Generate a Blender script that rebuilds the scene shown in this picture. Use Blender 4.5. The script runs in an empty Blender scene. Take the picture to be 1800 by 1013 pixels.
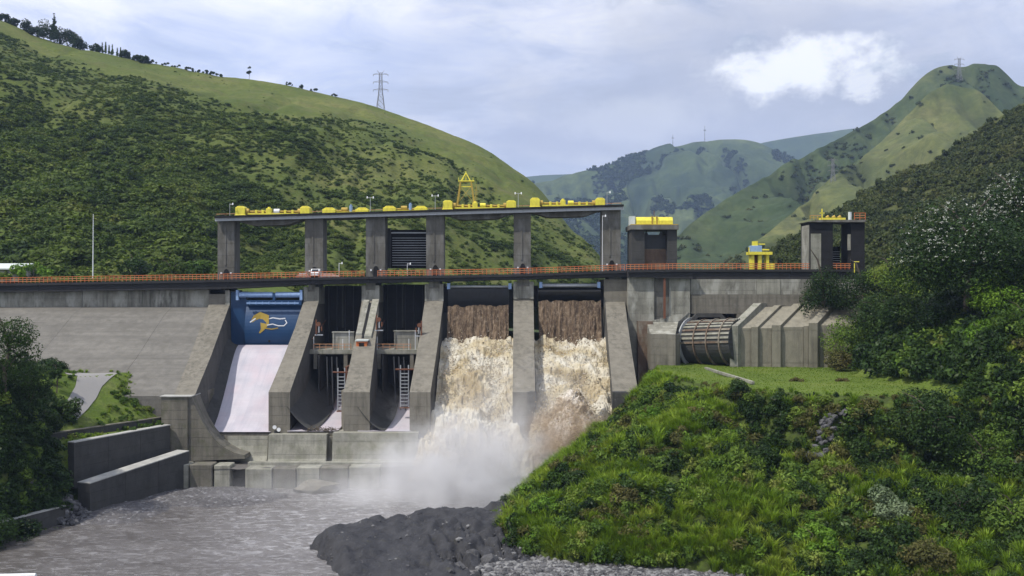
import bpy, math, random
import numpy as np
from math import radians as R

# ------------------------------------------------------------------ camera, world, sun, exposure
scene = bpy.context.scene
col = scene.collection
CZ = 32.0
cam_data = bpy.data.cameras.new('camera')
cam = bpy.data.objects.new('camera', cam_data); col.objects.link(cam)
cam.location = (0, 0, CZ); cam.rotation_euler = (R(90), 0, 0)
cam_data.sensor_width = 36; cam_data.lens = 36
cam_data.clip_start = 0.5; cam_data.clip_end = 30000
scene.camera = cam

SUN = np.array([-0.45, -0.29, 0.80]); SUN = SUN/np.linalg.norm(SUN)
SUN_EL = math.asin(SUN[2]); SUN_AZ = math.atan2(SUN[0], SUN[1])
world = bpy.data.worlds.new("World"); scene.world = world; world.use_nodes = True
def setup_world():
    nt = world.node_tree; N = nt.nodes; L = nt.links
    for n in list(N): N.remove(n)
    out = N.new('ShaderNodeOutputWorld'); bg = N.new('ShaderNodeBackground'); bg.inputs['Strength'].default_value = 0.105
    L.new(bg.outputs[0], out.inputs[0])
    sky = N.new('ShaderNodeTexSky'); sky.sky_type = 'NISHITA'; sky.sun_disc = False
    sky.sun_elevation = SUN_EL; sky.sun_rotation = SUN_AZ
    tc = N.new('ShaderNodeTexCoord')
    def noise(scale, vscale, detail, off=(0, 0, 0), rough=0.55, dist=0.0):
        m = N.new('ShaderNodeMapping'); m.inputs['Scale'].default_value = vscale; m.inputs['Location'].default_value = off
        L.new(tc.outputs['Generated'], m.inputs[0])
        n = N.new('ShaderNodeTexNoise'); n.inputs['Scale'].default_value = scale; n.inputs['Detail'].default_value = detail
        n.inputs['Roughness'].default_value = rough; n.inputs['Distortion'].default_value = dist
        L.new(m.outputs[0], n.inputs['Vector']); return n.outputs[0]
    def ramp(src, stops):
        r = N.new('ShaderNodeValToRGB'); L.new(src, r.inputs[0]); e = r.color_ramp.elements
        e[0].position, e[0].color = stops[0][0], (*stops[0][1], 1); e[1].position, e[1].color = stops[-1][0], (*stops[-1][1], 1)
        for p, c in stops[1:-1]:
            x = e.new(p); x.color = (*c, 1)
        return r.outputs[0]
    def mixc(f, a, b):
        m = N.new('ShaderNodeMix'); m.data_type = 'RGBA'
        if isinstance(f, float): m.inputs[0].default_value = f
        else: L.new(f, m.inputs[0])
        for s, v in ((6, a), (7, b)):
            if isinstance(v, tuple): m.inputs[s].default_value = (*v, 1)
            else: L.new(v, m.inputs[s])
        return m.outputs[2]
    def math_(op, a, b, clamp=False):
        m = N.new('ShaderNodeMath'); m.operation = op; m.use_clamp = clamp
        for i, v in enumerate((a, b)):
            if isinstance(v, (int, float)): m.inputs[i].default_value = v
            else: L.new(v, m.inputs[i])
        return m.outputs[0]
    K = 10.0
    # cloud tones (multiplied by 1/strength); pale lavender overcast with greyer banks
    n1 = noise(2.6, (1, 1, 4.0), 9, (3.1, 0.4, 0.75), 0.56, 0.4)
    n1b = noise(6.5, (1, 1, 3.2), 9, (8.1, 2.4, 1.7), 0.6, 0.8)
    n1 = math_('ADD', math_('MULTIPLY', n1, .55), math_('MULTIPLY', n1b, .45))
    tone = ramp(n1, [(0.38, (0.52*K, 0.60*K, 0.82*K)), (0.46, (0.70*K, 0.78*K, 1.02*K)), (0.53, (0.96*K, 1.0*K, 1.16*K)), (0.60, (1.16*K, 1.17*K, 1.24*K))])
    n2 = noise(7.0, (1, 1, 2.6), 8, (0.7, 1.4, 0.2), 0.6, 0.6)
    # a grey bank to the right of the valley, noisy edge
    def blob(px, py, rx, rz, nscale, namp, src=None, soft=0.5):
        d = np.array([(px-900)/1800, 1.0, (506.5-py)/1800]); d /= np.linalg.norm(d)
        m = N.new('ShaderNodeVectorMath'); m.operation = 'SUBTRACT'; L.new(tc.outputs['Generated'], m.inputs[0]); m.inputs[1].default_value = tuple(d)
        s = N.new('ShaderNodeVectorMath'); s.operation = 'MULTIPLY'; L.new(m.outputs[0], s.inputs[0]); s.inputs[1].default_value = (1/rx, 1/rx, 1/rz)
        l = N.new('ShaderNodeVectorMath'); l.operation = 'LENGTH'; L.new(s.outputs[0], l.inputs[0])
        n = noise(nscale, (1, 1, 1.4), 7, (1.2, 5, 2), 0.62)
        v = math_('ADD', l.outputs['Value'], math_('MULTIPLY', math_('SUBTRACT', n, 0.5), namp))
        mr = N.new('ShaderNodeMapRange'); mr.interpolation_type = 'SMOOTHSTEP'; mr.inputs[1].default_value = 1.0-soft; mr.inputs[2].default_value = 1.0+soft
        mr.inputs[3].default_value = 1; mr.inputs[4].default_value = 0
        L.new(v, mr.inputs[0]); return mr.outputs[0]
    grey = blob(1330, 190, 0.30, 0.115, 6, 1.5, soft=0.7)
    tone = mixc(math_('MULTIPLY', grey, 0.80), tone, (0.52*K, 0.55*K, 0.66*K))
    g2 = blob(560, 90, 0.16, 0.03, 8, 1.6, soft=0.7)
    tone = mixc(math_('MULTIPLY', g2, 0.5), tone, (0.58*K, 0.68*K, 0.98*K))
    g3 = blob(1030, 240, 0.13, 0.018, 14, 3.0, soft=0.7)
    tone = mixc(math_('MULTIPLY', g3, 0.6), tone, (0.52*K, 0.56*K, 0.74*K))
    w1 = blob(1405, 118, 0.058, 0.021, 20, 4.4, soft=0.75)
    w2 = blob(1520, 142, 0.018, 0.013, 30, 3.6, soft=0.5)
    w3 = blob(1130, 215, 0.07, 0.02, 16, 2.2, soft=0.6)
    w = math_('MAXIMUM', w1, math_('MULTIPLY', w2, 0.7)); w = math_('MAXIMUM', w, math_('MULTIPLY', w3, 0.25))
    tone = mixc(w, tone, (1.12*K, 1.14*K, 1.18*K))
    gap = ramp(n2, [(0.30, (1, 1, 1)), (0.42, (0, 0, 0))])
    tone = mixc(math_('MULTIPLY', gap, 0.35), tone, sky.outputs[0])
    L.new(tone, bg.inputs[0])
setup_world()

sun_d = bpy.data.lights.new('sun', 'SUN'); sun_d.energy = 4.9; sun_d.angle = R(0.6); sun_d.color = (1.0, 0.94, 0.83)
sun_o = bpy.data.objects.new('sun', sun_d); col.objects.link(sun_o)
from mathutils import Vector
sun_o.rotation_euler = Vector(SUN).to_track_quat('Z', 'Y').to_euler(); sun_o.location = (-200, -100, 400)

vs = scene.view_settings; vs.view_transform = 'Standard'; vs.look = 'None'; vs.exposure = -0.10; vs.gamma = 1; vs.use_curve_mapping = False
scene.cycles.max_bounces = 5; scene.cycles.diffuse_bounces = 2; scene.cycles.glossy_bounces = 2
scene.cycles.transmission_bounces = 3; scene.cycles.volume_bounces = 1; scene.cycles.transparent_max_bounces = 6
scene.cycles.use_denoising = True
scene.cycles.volume_step_rate = 1.0; scene.cycles.volume_max_steps = 64

# ------------------------------------------------------------------ helpers
rng = np.random.default_rng(7); random.seed(7)
def P(px, py, D): return np.array([(px-900)/1800*D, D, CZ-(py-506.5)/1800*D])
def PX(px, D): return (px-900)/1800*D
def PZ(py, D): return CZ-(py-506.5)/1800*D
def ip(x, pts): return float(np.interp(x, [p[0] for p in pts], [p[1] for p in pts]))

def _h(ix, iy, seed):
    n = (ix.astype(np.int64)*374761393 + iy.astype(np.int64)*668265263 + seed*982451653) & 0xffffffff
    n = ((n ^ (n >> 13))*1274126177) & 0xffffffff
    n = n ^ (n >> 16)
    return (n & 0xffff)/65535.0
def vnoise(x, y, seed=0):
    x = np.asarray(x, float); y = np.asarray(y, float)
    ix = np.floor(x); iy = np.floor(y); fx = x-ix; fy = y-iy
    fx = fx*fx*(3-2*fx); fy = fy*fy*(3-2*fy); ix = ix.astype(np.int64); iy = iy.astype(np.int64)
    a = _h(ix, iy, seed); b = _h(ix+1, iy, seed); c = _h(ix, iy+1, seed); d = _h(ix+1, iy+1, seed)
    return (a*(1-fx)+b*fx)*(1-fy)+(c*(1-fx)+d*fx)*fy
def fbm(x, y, oct=5, seed=0, gain=0.5):
    s = 0; a = 1; t = 0
    for i in range(oct):
        s = s+a*vnoise(x*2**i+i*17.3, y*2**i-i*9.1, seed+i); t += a; a *= gain
    return s/t*2-1
def sstep(a, b, x):
    t = np.clip((x-a)/(b-a), 0, 1); return t*t*(3-2*t)

def tag(o, label=None, cat=None, group=None, kind=None):
    if label: o['label'] = label
    if cat: o['category'] = cat
    if group: o['group'] = group
    if kind: o['kind'] = kind
    return o
def mesh_np(name, V, F, mat, parent=None, smooth=False, attrs=None, quads=True):
    V = np.asarray(V, np.float32); F = np.asarray(F, np.int32)
    me = bpy.data.meshes.new(name); k = F.shape[1]
    me.vertices.add(len(V)); me.vertices.foreach_set('co', V.ravel())
    me.loops.add(F.size); me.loops.foreach_set('vertex_index', F.ravel())
    me.polygons.add(len(F)); me.polygons.foreach_set('loop_start', np.arange(0, F.size, k, dtype=np.int32))
    if smooth: me.polygons.foreach_set('use_smooth', np.ones(len(F), bool))
    me.update(calc_edges=True)
    if attrs:
        for n, a in attrs.items():
            at = me.attributes.new(n, 'FLOAT', 'POINT'); at.data.foreach_set('value', np.asarray(a, np.float32).ravel())
    if mat: me.materials.append(mat)
    o = bpy.data.objects.new(name, me); col.objects.link(o)
    if parent: o.parent = parent
    return o
class MB:
    def __init__(s): s.v = []; s.f = []; s.origin = None
    def hexa(s, p):   # 8 points: bottom 4 ccw, top 4
        b = len(s.v); s.v += [tuple(map(float, q)) for q in p]
        s.f += [(b+3, b+2, b+1, b), (b+4, b+5, b+6, b+7), (b, b+1, b+5, b+4), (b+1, b+2, b+6, b+5), (b+2, b+3, b+7, b+6), (b+3, b, b+4, b+7)]; return s
    def box(s, x0, x1, y0, y1, z0, z1, za=None):
        # za: (z0,z1) at the x1 end
        a0, a1 = za if za else (z0, z1)
        return s.hexa([(x0, y0, z0), (x1, y0, a0), (x1, y1, a0), (x0, y1, z0), (x0, y0, z1), (x1, y0, a1), (x1, y1, a1), (x0, y1, z1)])
    def prism(s, poly, fn0, fn1):   # poly ccw list of 2-tuples, fn maps (u,v)->xyz for both ends
        b = len(s.v); n = len(poly)
        s.v += [tuple(map(float, fn0(*q))) for q in poly]+[tuple(map(float, fn1(*q))) for q in poly]
        s.f.append(tuple(range(b, b+n))); s.f.append(tuple(range(b+2*n-1, b+n-1, -1)))
        for i in range(n):
            j = (i+1) % n; s.f.append((b+j, b+i, b+n+i, b+n+j))
        return s
    def yz(s, poly, x0, x1): return s.prism(poly, lambda y, z: (x0, y, z), lambda y, z: (x1, y, z))
    def xz(s, poly, y0, y1): return s.prism(poly, lambda x, z: (x, y0, z), lambda x, z: (x, y1, z))
    def xy(s, poly, z0, z1): return s.prism(poly, lambda x, y: (x, y, z0), lambda x, y: (x, y, z1))
    def cyl(s, a, b_, r0, r1=None, n=10, cap=True):
        r1 = r0 if r1 is None else r1
        a = np.array(a, float); c = np.array(b_, float); d = c-a; d /= np.linalg.norm(d)
        u = np.cross(d, (0, 0, 1) if abs(d[2]) < .9 else (1, 0, 0)); u /= np.linalg.norm(u); w = np.cross(d, u)
        b = len(s.v)
        for p, r in ((a, r0), (c, r1)):
            for i in range(n):
                t = 2*math.pi*i/n; s.v.append(tuple(p+r*(math.cos(t)*u+math.sin(t)*w)))
        for i in range(n):
            j = (i+1) % n; s.f.append((b+i, b+j, b+n+j, b+n+i))
        if cap: s.f.append(tuple(range(b+n-1, b-1, -1))); s.f.append(tuple(range(b+n, b+2*n)))
        return s
    def build(s, name, mat, parent=None, smooth=False, loc=None, bevel=0.0):
        me = bpy.data.meshes.new(name)
        off = np.array(loc if loc is not None else (0, 0, 0), float)
        po = np.array(parent['_o']) if (parent is not None and '_o' in parent) else np.zeros(3)
        me.from_pydata([tuple(np.array(v)-off-po) for v in s.v], [], s.f)
        import bmesh
        bm = bmesh.new(); bm.from_mesh(me); bmesh.ops.recalc_face_normals(bm, faces=bm.faces)
        if bevel:
            bmesh.ops.bevel(bm, geom=list(bm.edges), offset=bevel, segments=1, affect='EDGES', clamp_overlap=True)
        bm.to_mesh(me); bm.free()
        if smooth:
            for p in me.polygons: p.use_smooth = True
        me.materials.append(mat)
        o = bpy.data.objects.new(name, me); col.objects.link(o); o.location = off
        if parent is not None:
            o.parent = parent
            if '_o' in parent: o['_o'] = tuple(float(v) for v in po)
        return o
def empty(name, loc=(0, 0, 0), **k):
    o = bpy.data.objects.new(name, None); col.objects.link(o); o.location = loc
    o['_o'] = tuple(float(v) for v in loc); o.empty_display_size = 0.5
    tag(o, **k); return o
def copy_tree(o, parent=None):
    c = o.copy(); col.objects.link(c)
    if parent: c.parent = parent
    for ch in o.children: copy_tree(ch, c)
    return c

# ------------------------------------------------------------------ materials
class NT:
    def __init__(s, name):
        s.m = bpy.data.materials.new(name); s.m.use_nodes = True; s.t = s.m.node_tree; s.N = s.t.nodes; s.L = s.t.links
        for n in list(s.N): s.N.remove(n)
        s.out = s.N.new('ShaderNodeOutputMaterial'); s.b = s.N.new('ShaderNodeBsdfPrincipled'); s.L.new(s.b.outputs[0], s.out.inputs[0])
        s.b.inputs['Specular IOR Level'].default_value = 0.25; s.b.inputs['Roughness'].default_value = 0.85
        s.pos = s.N.new('ShaderNodeNewGeometry').outputs['Position']
    def mp(s, scale=(1, 1, 1), src=None, loc=(0, 0, 0)):
        m = s.N.new('ShaderNodeMapping'); m.inputs['Scale'].default_value = scale; m.inputs['Location'].default_value = loc; s.L.new(src or s.pos, m.inputs[0]); return m.outputs[0]
    def noise(s, scale, detail=5, vs=(1, 1, 1), rough=.55, dist=0.0, loc=(0, 0, 0), src=None):
        n = s.N.new('ShaderNodeTexNoise'); n.inputs['Scale'].default_value = scale; n.inputs['Detail'].default_value = detail
        n.inputs['Roughness'].default_value = rough; n.inputs['Distortion'].default_value = dist
        s.L.new(s.mp(vs, src, loc), n.inputs['Vector']); return n.outputs[0]
    def vor(s, scale, vs=(1, 1, 1), feature='F1', out='Distance'):
        n = s.N.new('ShaderNodeTexVoronoi'); n.feature = feature; n.inputs['Scale'].default_value = scale
        s.L.new(s.mp(vs), n.inputs['Vector']); return n.outputs[out]
    def ramp(s, src, stops, interp='LINEAR'):
        r = s.N.new('ShaderNodeValToRGB'); s.L.new(src, r.inputs[0]); e = r.color_ramp.elements; r.color_ramp.interpolation = interp
        f = lambda c: (c, c, c, 1) if isinstance(c, (int, float)) else (*c, 1)
        e[0].position, e[0].color = stops[0][0], f(stops[0][1]); e[1].position, e[1].color = stops[-1][0], f(stops[-1][1])
        for p, c in stops[1:-1]: x = e.new(p); x.color = f(c)
        return r.outputs[0]
    def mix(s, f, a, b, mode='MIX'):
        m = s.N.new('ShaderNodeMix'); m.data_type = 'RGBA'; m.blend_type = mode
        if isinstance(f, (int, float)): m.inputs[0].default_value = f
        else: s.L.new(f, m.inputs[0])
        for k, v in ((6, a), (7, b)):
            if isinstance(v, (int, float)): m.inputs[k].default_value = (v, v, v, 1)
            elif isinstance(v, tuple): m.inputs[k].default_value = (*v, 1)
            else: s.L.new(v, m.inputs[k])
        return m.outputs[2]
    def math(s, op, a, b=0.0, clamp=False):
        m = s.N.new('ShaderNodeMath'); m.operation = op; m.use_clamp = clamp
        for i, v in enumerate((a, b)):
            if isinstance(v, (int, float)): m.inputs[i].default_value = v
            else: s.L.new(v, m.inputs[i])
        return m.outputs[0]
    def attr(s, name):
        a = s.N.new('ShaderNodeAttribute'); a.attribute_name = name; return a.outputs['Fac']
    def sep(s, src=None):
        x = s.N.new('ShaderNodeSeparateXYZ'); s.L.new(src or s.pos, x.inputs[0]); return x.outputs
    def bump(s, h, dist, strength=1.0):
        b = s.N.new('ShaderNodeBump'); b.inputs['Distance'].default_value = dist; b.inputs['Strength'].default_value = strength
        s.L.new(h, b.inputs['Height']); s.L.new(b.outputs[0], s.b.inputs['Normal'])
    def color(s, c):
        if isinstance(c, tuple): s.b.inputs['Base Color'].default_value = (*c, 1)
        else: s.L.new(c, s.b.inputs['Base Color'])
    def rough(s, r):
        if isinstance(r, (int, float)): s.b.inputs['Roughness'].default_value = r
        else: s.L.new(r, s.b.inputs['Roughness'])

def concrete(name, base, stain=0.5, lift=1.5, dark=(0.03, 0.03, 0.027), streak=0.5, pale=None, moss=0.0, patches=None, band=0.0):
    n = NT(name); c0 = np.array(base)
    big = n.noise(0.10, 6, (1, 1, 1.2)); med = n.noise(0.8, 6, (1, 1, .6)); fine = n.noise(6, 4)
    c = n.ramp(big, [(0.3, tuple(c0*0.75)), (0.7, tuple(c0*1.15))])
    c = n.mix(0.6, c, n.ramp(med, [(0.3, tuple(c0*0.7)), (0.7, tuple(c0*1.25))]))
    c = n.mix(0.25, c, n.ramp(fine, [(0.3, tuple(c0*0.6)), (0.7, tuple(c0*1.3))]))
    # vertical run-off streaks
    st = n.noise(1.3, 5, (1, 1, 0.07), .65)
    stm = n.ramp(st, [(0.45, 0.0), (0.68, 1.0)])
    area = n.ramp(n.noise(0.12, 3, loc=(5, 3, 1)), [(0.38, 0.15), (0.65, 1.0)])
    c = n.mix(n.math('MULTIPLY', n.math('MULTIPLY', stm, area), streak), c, dark)
    bl = n.ramp(n.noise(0.35, 7, (1, 1, .8), .65, loc=(9, 1, 4)), [(0.5, 0.0), (0.66, 1.0)])
    c = n.mix(n.math('MULTIPLY', bl, stain), c, tuple(c0*0.42))
    if pale is not None:
        pm = n.ramp(n.noise(0.5, 6, (1, 1, .35), .6, loc=(2, 7, 4)), [(0.48, 0.0), (0.62, 1.0)])
        c = n.mix(n.math('MULTIPLY', pm, 0.8), c, pale)
    if moss:
        mm = n.ramp(n.noise(0.6, 6, loc=(4, 4, 4)), [(0.5, 0.0), (0.7, 1.0)])
        c = n.mix(n.math('MULTIPLY', mm, moss), c, (0.06, 0.075, 0.02))
    if band: c = n.mix(n.math('MULTIPLY', n.ramp(n.noise(1.1, 5, (.035, .3, 1), .6), [(0.42, 0.0), (0.62, 1.0)]), band), c, tuple(c0*.62))
    # horizontal pour joints: thin dark lines
    z = n.sep()[2]
    fr = n.math('FRACT', n.math('MULTIPLY', n.math('ADD', z, n.math('MULTIPLY', med, 0.06)), 1/lift))
    ln = n.ramp(fr, [(0.0, 1.0), (0.035, 0.9), (0.07, 0.0)])
    lv = n.ramp(n.noise(0.35, 3), [(0.40, 0.0), (0.68, 0.42)])
    c = n.mix(n.math('MULTIPLY', ln, lv), c, tuple(c0*0.45))
    n.color(c); n.rough(0.9)
    n.bump(n.math('ADD', n.math('MULTIPLY', fine, .5), n.math('SUBTRACT', med, n.math('MULTIPLY', ln, .4))), 0.05)
    return n.m
def plain(name, colr, rough=0.55, metal=0.0, dirt=0.3, scale=2.0, dirtc=None, spec=0.4):
    n = NT(name); c0 = np.array(colr)
    a = n.noise(scale, 6, (1, 1, .5), .6); f = n.ramp(a, [(0.42, 0.0), (0.68, 1.0)])
    c = n.mix(n.math('MULTIPLY', f, dirt), tuple(c0), dirtc or tuple(c0*0.35))
    c = n.mix(0.2, c, n.ramp(n.noise(scale*6, 3), [(0.3, tuple(c0*.7)), (0.7, tuple(c0*1.15))]))
    n.color(c); n.rough(rough); n.b.inputs['Metallic'].default_value = metal; n.b.inputs['Specular IOR Level'].default_value = spec
    n.bump(a, 0.02); return n.m
def leaf_mat(name, cols, trans=0.25, patch=0.06, var=0.5, rough=0.55):
    """cols: list of colours, picked by instance random, island random and a large patch noise"""
    n = NT(name)
    oi = n.N.new('ShaderNodeObjectInfo'); ge = n.N.new('ShaderNodeNewGeometry')
    p = n.ramp(n.noise(patch, 4, rough=.6), [(0.30, 0.0), (0.70, 1.0)])
    f = n.math('ADD', n.math('MULTIPLY', p, 0.62), n.math('MULTIPLY', oi.outputs['Random'], 0.38))
    k = len(cols)
    c = n.ramp(f, [(0.08+0.84*i/(k-1), cols[i]) for i in range(k)])
    br = n.math('ADD', n.math('MULTIPLY', ge.outputs['Random Per Island'], var*1.3), 1-var*0.65)
    c = n.mix(1.0, c, br, 'MULTIPLY')
    n.color(c); n.rough(rough); n.b.inputs['Specular IOR Level'].default_value = 0.10
    tr = n.N.new('ShaderNodeBsdfTranslucent'); n.L.new(n.mix(1.0, c, (1.1, 1.25, 0.55), 'MULTIPLY'), tr.inputs[0])
    ms = n.N.new('ShaderNodeMixShader'); ms.inputs[0].default_value = trans
    n.L.new(n.b.outputs[0], ms.inputs[1]); n.L.new(tr.outputs[0], ms.inputs[2]); n.L.new(ms.outputs[0], n.out.inputs[0])
    return n.m

M = {}
M['conc'] = concrete('weathered concrete', (0.185, 0.172, 0.142), 0.40, 1.5, streak=0.65)
M['conc_wall'] = concrete('banded wall concrete', (0.160, 0.153, 0.138), 0.3, 1.5, streak=0.2, band=.5)
M['conc_low'] = concrete('river stained concrete', (0.155, 0.145, 0.120), 0.5, 1.5, streak=0.6, moss=0.35)
M['conc_pale'] = concrete('pale lime stained concrete', (0.24, 0.235, 0.20), 0.5, 1.5, streak=0.8, pale=(0.36, 0.36, 0.32))
M['conc_sill'] = concrete('pale sill concrete', (0.29, 0.285, 0.24), 0.4, 2.2, streak=0.6, moss=0.35)
M['conc_side'] = concrete('shade darkened flank', (0.095, 0.092, 0.084), 0.5, 1.5, streak=0.5)  # darker base paints shade into the pier flanks
M['conc_anchor'] = concrete('warm encasement concrete', (0.245, 0.228, 0.180), 0.35, 6.0, streak=0.55)
M['fascia'] = concrete('sooty deck edge', (0.032, 0.032, 0.034), 0.4, 50, streak=0.4)
M['conc_dark'] = concrete('dark grey concrete', (0.060, 0.060, 0.058), 0.5, 1.5, streak=0.5)  # also colours the painted shadow fillets in the dry bays
M['conc_pillar'] = concrete('sooty pillar concrete', (0.125, 0.120, 0.105), 0.4, 2.4, streak=0.6, pale=(0.18, 0.18, 0.17))
M['conc_black'] = concrete('black concrete and recess shade', (0.018, 0.018, 0.020), 0.4, 1.5, streak=0.2)  # near-black colour puts shade into the bay recesses
M['conc_rust'] = concrete('rust stained concrete', (0.15, 0.105, 0.075), 0.5, 1.5, streak=0.5, pale=(.24, .22, .18))
M['conc_top'] = concrete('pale wall cap', (0.36, 0.36, 0.34), 0.4, 50, streak=0.0)  # paler than the walls it tops
M['asphalt'] = plain('asphalt', (0.05, 0.05, 0.05), .9, dirt=.4)
M['yellow'] = plain('yellow machine paint', (0.74, 0.66, 0.06), .5, dirt=.6, dirtc=(0.40, 0.32, 0.05))
M['yellow_dark'] = plain('ochre machine paint', (0.42, 0.29, 0.04), .5, dirt=.5, dirtc=(0.12, 0.07, 0.03))
M['orange'] = plain('orange rail paint', (0.50, 0.13, 0.035), .6, dirt=.5, scale=1.2, dirtc=(0.40, 0.25, 0.12))
M['orange_pale'] = plain('faded orange rail', (0.46, 0.22, 0.10), .6, dirt=.4, dirtc=(0.45, 0.4, 0.3))
M['white'] = plain('white paint', (0.72, 0.74, 0.76), .5, dirt=.3)
M['pinkred'] = plain('red and white barrier', (0.55, 0.20, 0.17), .5, dirt=.8, scale=4, dirtc=(0.7, 0.65, 0.62))
M['steel'] = plain('galvanised steel', (0.40, 0.42, 0.44), .45, .3, dirt=.3)
M['pylon'] = plain('hazy lattice steel', (0.20, 0.20, 0.22), .6, .0, dirt=.3)
M['dark_steel'] = plain('dark steel', (0.03, 0.032, 0.036), .5, .2, dirt=.4)
M['black'] = plain('black opening', (0.008, 0.008, 0.009), .9, dirt=.2)
M['bluepaint'] = plain('blue gate paint', (0.010, 0.047, 0.125), .4, dirt=.45, scale=.8, dirtc=(0.008, 0.03, 0.08))
M['bluelight'] = plain('pale blue painted steel', (0.24, 0.36, 0.58), .4, dirt=.35)
M['logo_yellow'] = plain('ochre emblem paint', (0.36, 0.25, 0.035), .5, dirt=.3)
M['rust'] = plain('rusted steel', (0.15, 0.060, 0.032), .8, dirt=.5, dirtc=(.07, .035, .02))
M['glass'] = plain('dark glass', (0.02, 0.025, 0.03), .1, dirt=0, spec=.6)
M['rubber'] = plain('rubber', (0.02, 0.02, 0.02), .8, dirt=.2)
M['bark'] = plain('grey bark', (0.10, 0.08, 0.06), .9, dirt=.5)
M['roof'] = plain('pale sheet roof', (0.55, 0.60, 0.58), .6, dirt=.3)

# white chute apron: plaster white, faint pink and joint grid
def chute_mat():
    n = NT('white chute apron'); a = n.noise(0.35, 6); b = n.noise(0.2, 4, loc=(5, 5, 5))
    c = n.ramp(a, [(0.3, (0.40, 0.39, 0.44)), (0.7, (0.50, 0.475, 0.52))])
    c = n.mix(n.math('MULTIPLY', n.ramp(b, [(0.45, 0.0), (0.65, 1.0)]), 0.45), c, (0.47, 0.38, 0.42))
    st = n.ramp(n.noise(1.2, 5, (1, .06, .06), .6), [(0.5, 0.0), (0.7, 1.0)])
    c = n.mix(n.math('MULTIPLY', st, 0.35), c, (0.30, 0.31, 0.38))
    x, y, z = n.sep()
    for s_, sc in ((x, 1/1.6), (z, 1/1.1)):
        fr = n.math('FRACT', n.math('MULTIPLY', s_, sc)); ln = n.ramp(fr, [(0.0, 1.0), (0.04, 0.0)])
        c = n.mix(n.math('MULTIPLY', ln, 0.35), c, (0.27, 0.27, 0.33))
    n.color(c); n.rough(.5); n.bump(a, .05); return n.m
M['chute'] = chute_mat()

def ground_mat(name, grass, dirtc, dark, sc=0.05, fine=1.5, bumpd=0.3, vegattr=False, gmix=0.5, gully=None):
    n = NT(name)
    a = n.noise(sc, 7, rough=.6); b = n.noise(sc*5, 6, rough=.6, loc=(3, 9, 2)); f = n.noise(fine, 5, rough=.7)
    c = n.ramp(a, [(0.32, grass[0]), (0.5, grass[1]), (0.68, grass[2])])
    c = n.mix(n.math('MULTIPLY', n.ramp(b, [(0.5, 0.0), (0.68, 1.0)]), gmix), c, dirtc)
    c = n.mix(n.math('MULTIPLY', n.ramp(f, [(0.4, 1.0), (0.6, 0.0)]), 0.4), c, dark)
    if gully:
        g = n.noise(gully[0], 5, gully[1], .6, dist=.6)
        c = n.mix(n.math('MULTIPLY', n.ramp(g, [(0.5, 0.0), (0.66, 1.0)]), gully[2]), c, dark)
    if vegattr:
        v = n.attr('veg'); vm = n.ramp(n.noise(sc*9, 6, rough=.7, loc=(1, 2, 3)), [(0.35, .35), (0.62, 1.0)]); c = n.mix(n.math('MULTIPLY', n.math('MULTIPLY', v, vm), 0.95), c, dark)
    n.color(c); n.rough(.95); n.b.inputs['Specular IOR Level'].default_value = .1
    n.bump(n.math('ADD', n.math('MULTIPLY', f, .5), b), bumpd); return n.m

# foliage palettes
M['leaf_hill'] = leaf_mat('hillside leaves', [(0.022, 0.040, 0.010), (0.045, 0.074, 0.013), (0.085, 0.120, 0.020), (0.13, 0.145, 0.035)], patch=0.03)
M['leaf_slope'] = leaf_mat('valley slope leaves', [(0.026, 0.040, 0.014), (0.050, 0.066, 0.020), (0.090, 0.098, 0.030)], patch=0.03)
M['leaf_bluff'] = leaf_mat('bluff leaves', [(0.022, 0.048, 0.012), (0.062, 0.112, 0.018), (0.125, 0.185, 0.028), (0.17, 0.165, 0.045)], patch=0.16, var=.7)
M['leaf_dark'] = leaf_mat('dark glossy leaves', [(0.013, 0.028, 0.008), (0.024, 0.048, 0.011), (0.042, 0.074, 0.015)], patch=0.3, var=.8, rough=.4)
M['leaf_bright'] = leaf_mat('bright green leaves', [(0.070, 0.150, 0.015), (0.11, 0.20, 0.02), (0.15, 0.23, 0.03)], patch=0.3, var=.6)
M['leaf_brown'] = leaf_mat('dry brown leaves', [(0.050, 0.058, 0.018), (0.085, 0.085, 0.025), (0.12, 0.10, 0.04)], patch=0.3, var=.7)
M['leaf_grey'] = leaf_mat('grey green leaves', [(0.10, 0.14, 0.075), (0.14, 0.18, 0.10), (0.18, 0.22, 0.13)], patch=0.3, var=.7)
M['blade'] = leaf_mat('tall grass blades', [(0.085, 0.150, 0.014), (0.18, 0.27, 0.026), (0.28, 0.33, 0.05)], patch=0.12, var=.6, trans=.35)
M['blossom'] = leaf_mat('white blossom', [(0.42, 0.43, 0.40), (0.55, 0.56, 0.52)], patch=0.3, var=.4, trans=.1)
M['far_tree'] = leaf_mat('distant trees', [(0.014, 0.028, 0.016), (0.022, 0.040, 0.018), (0.03, 0.05, 0.02)], patch=.05, var=.5)

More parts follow.
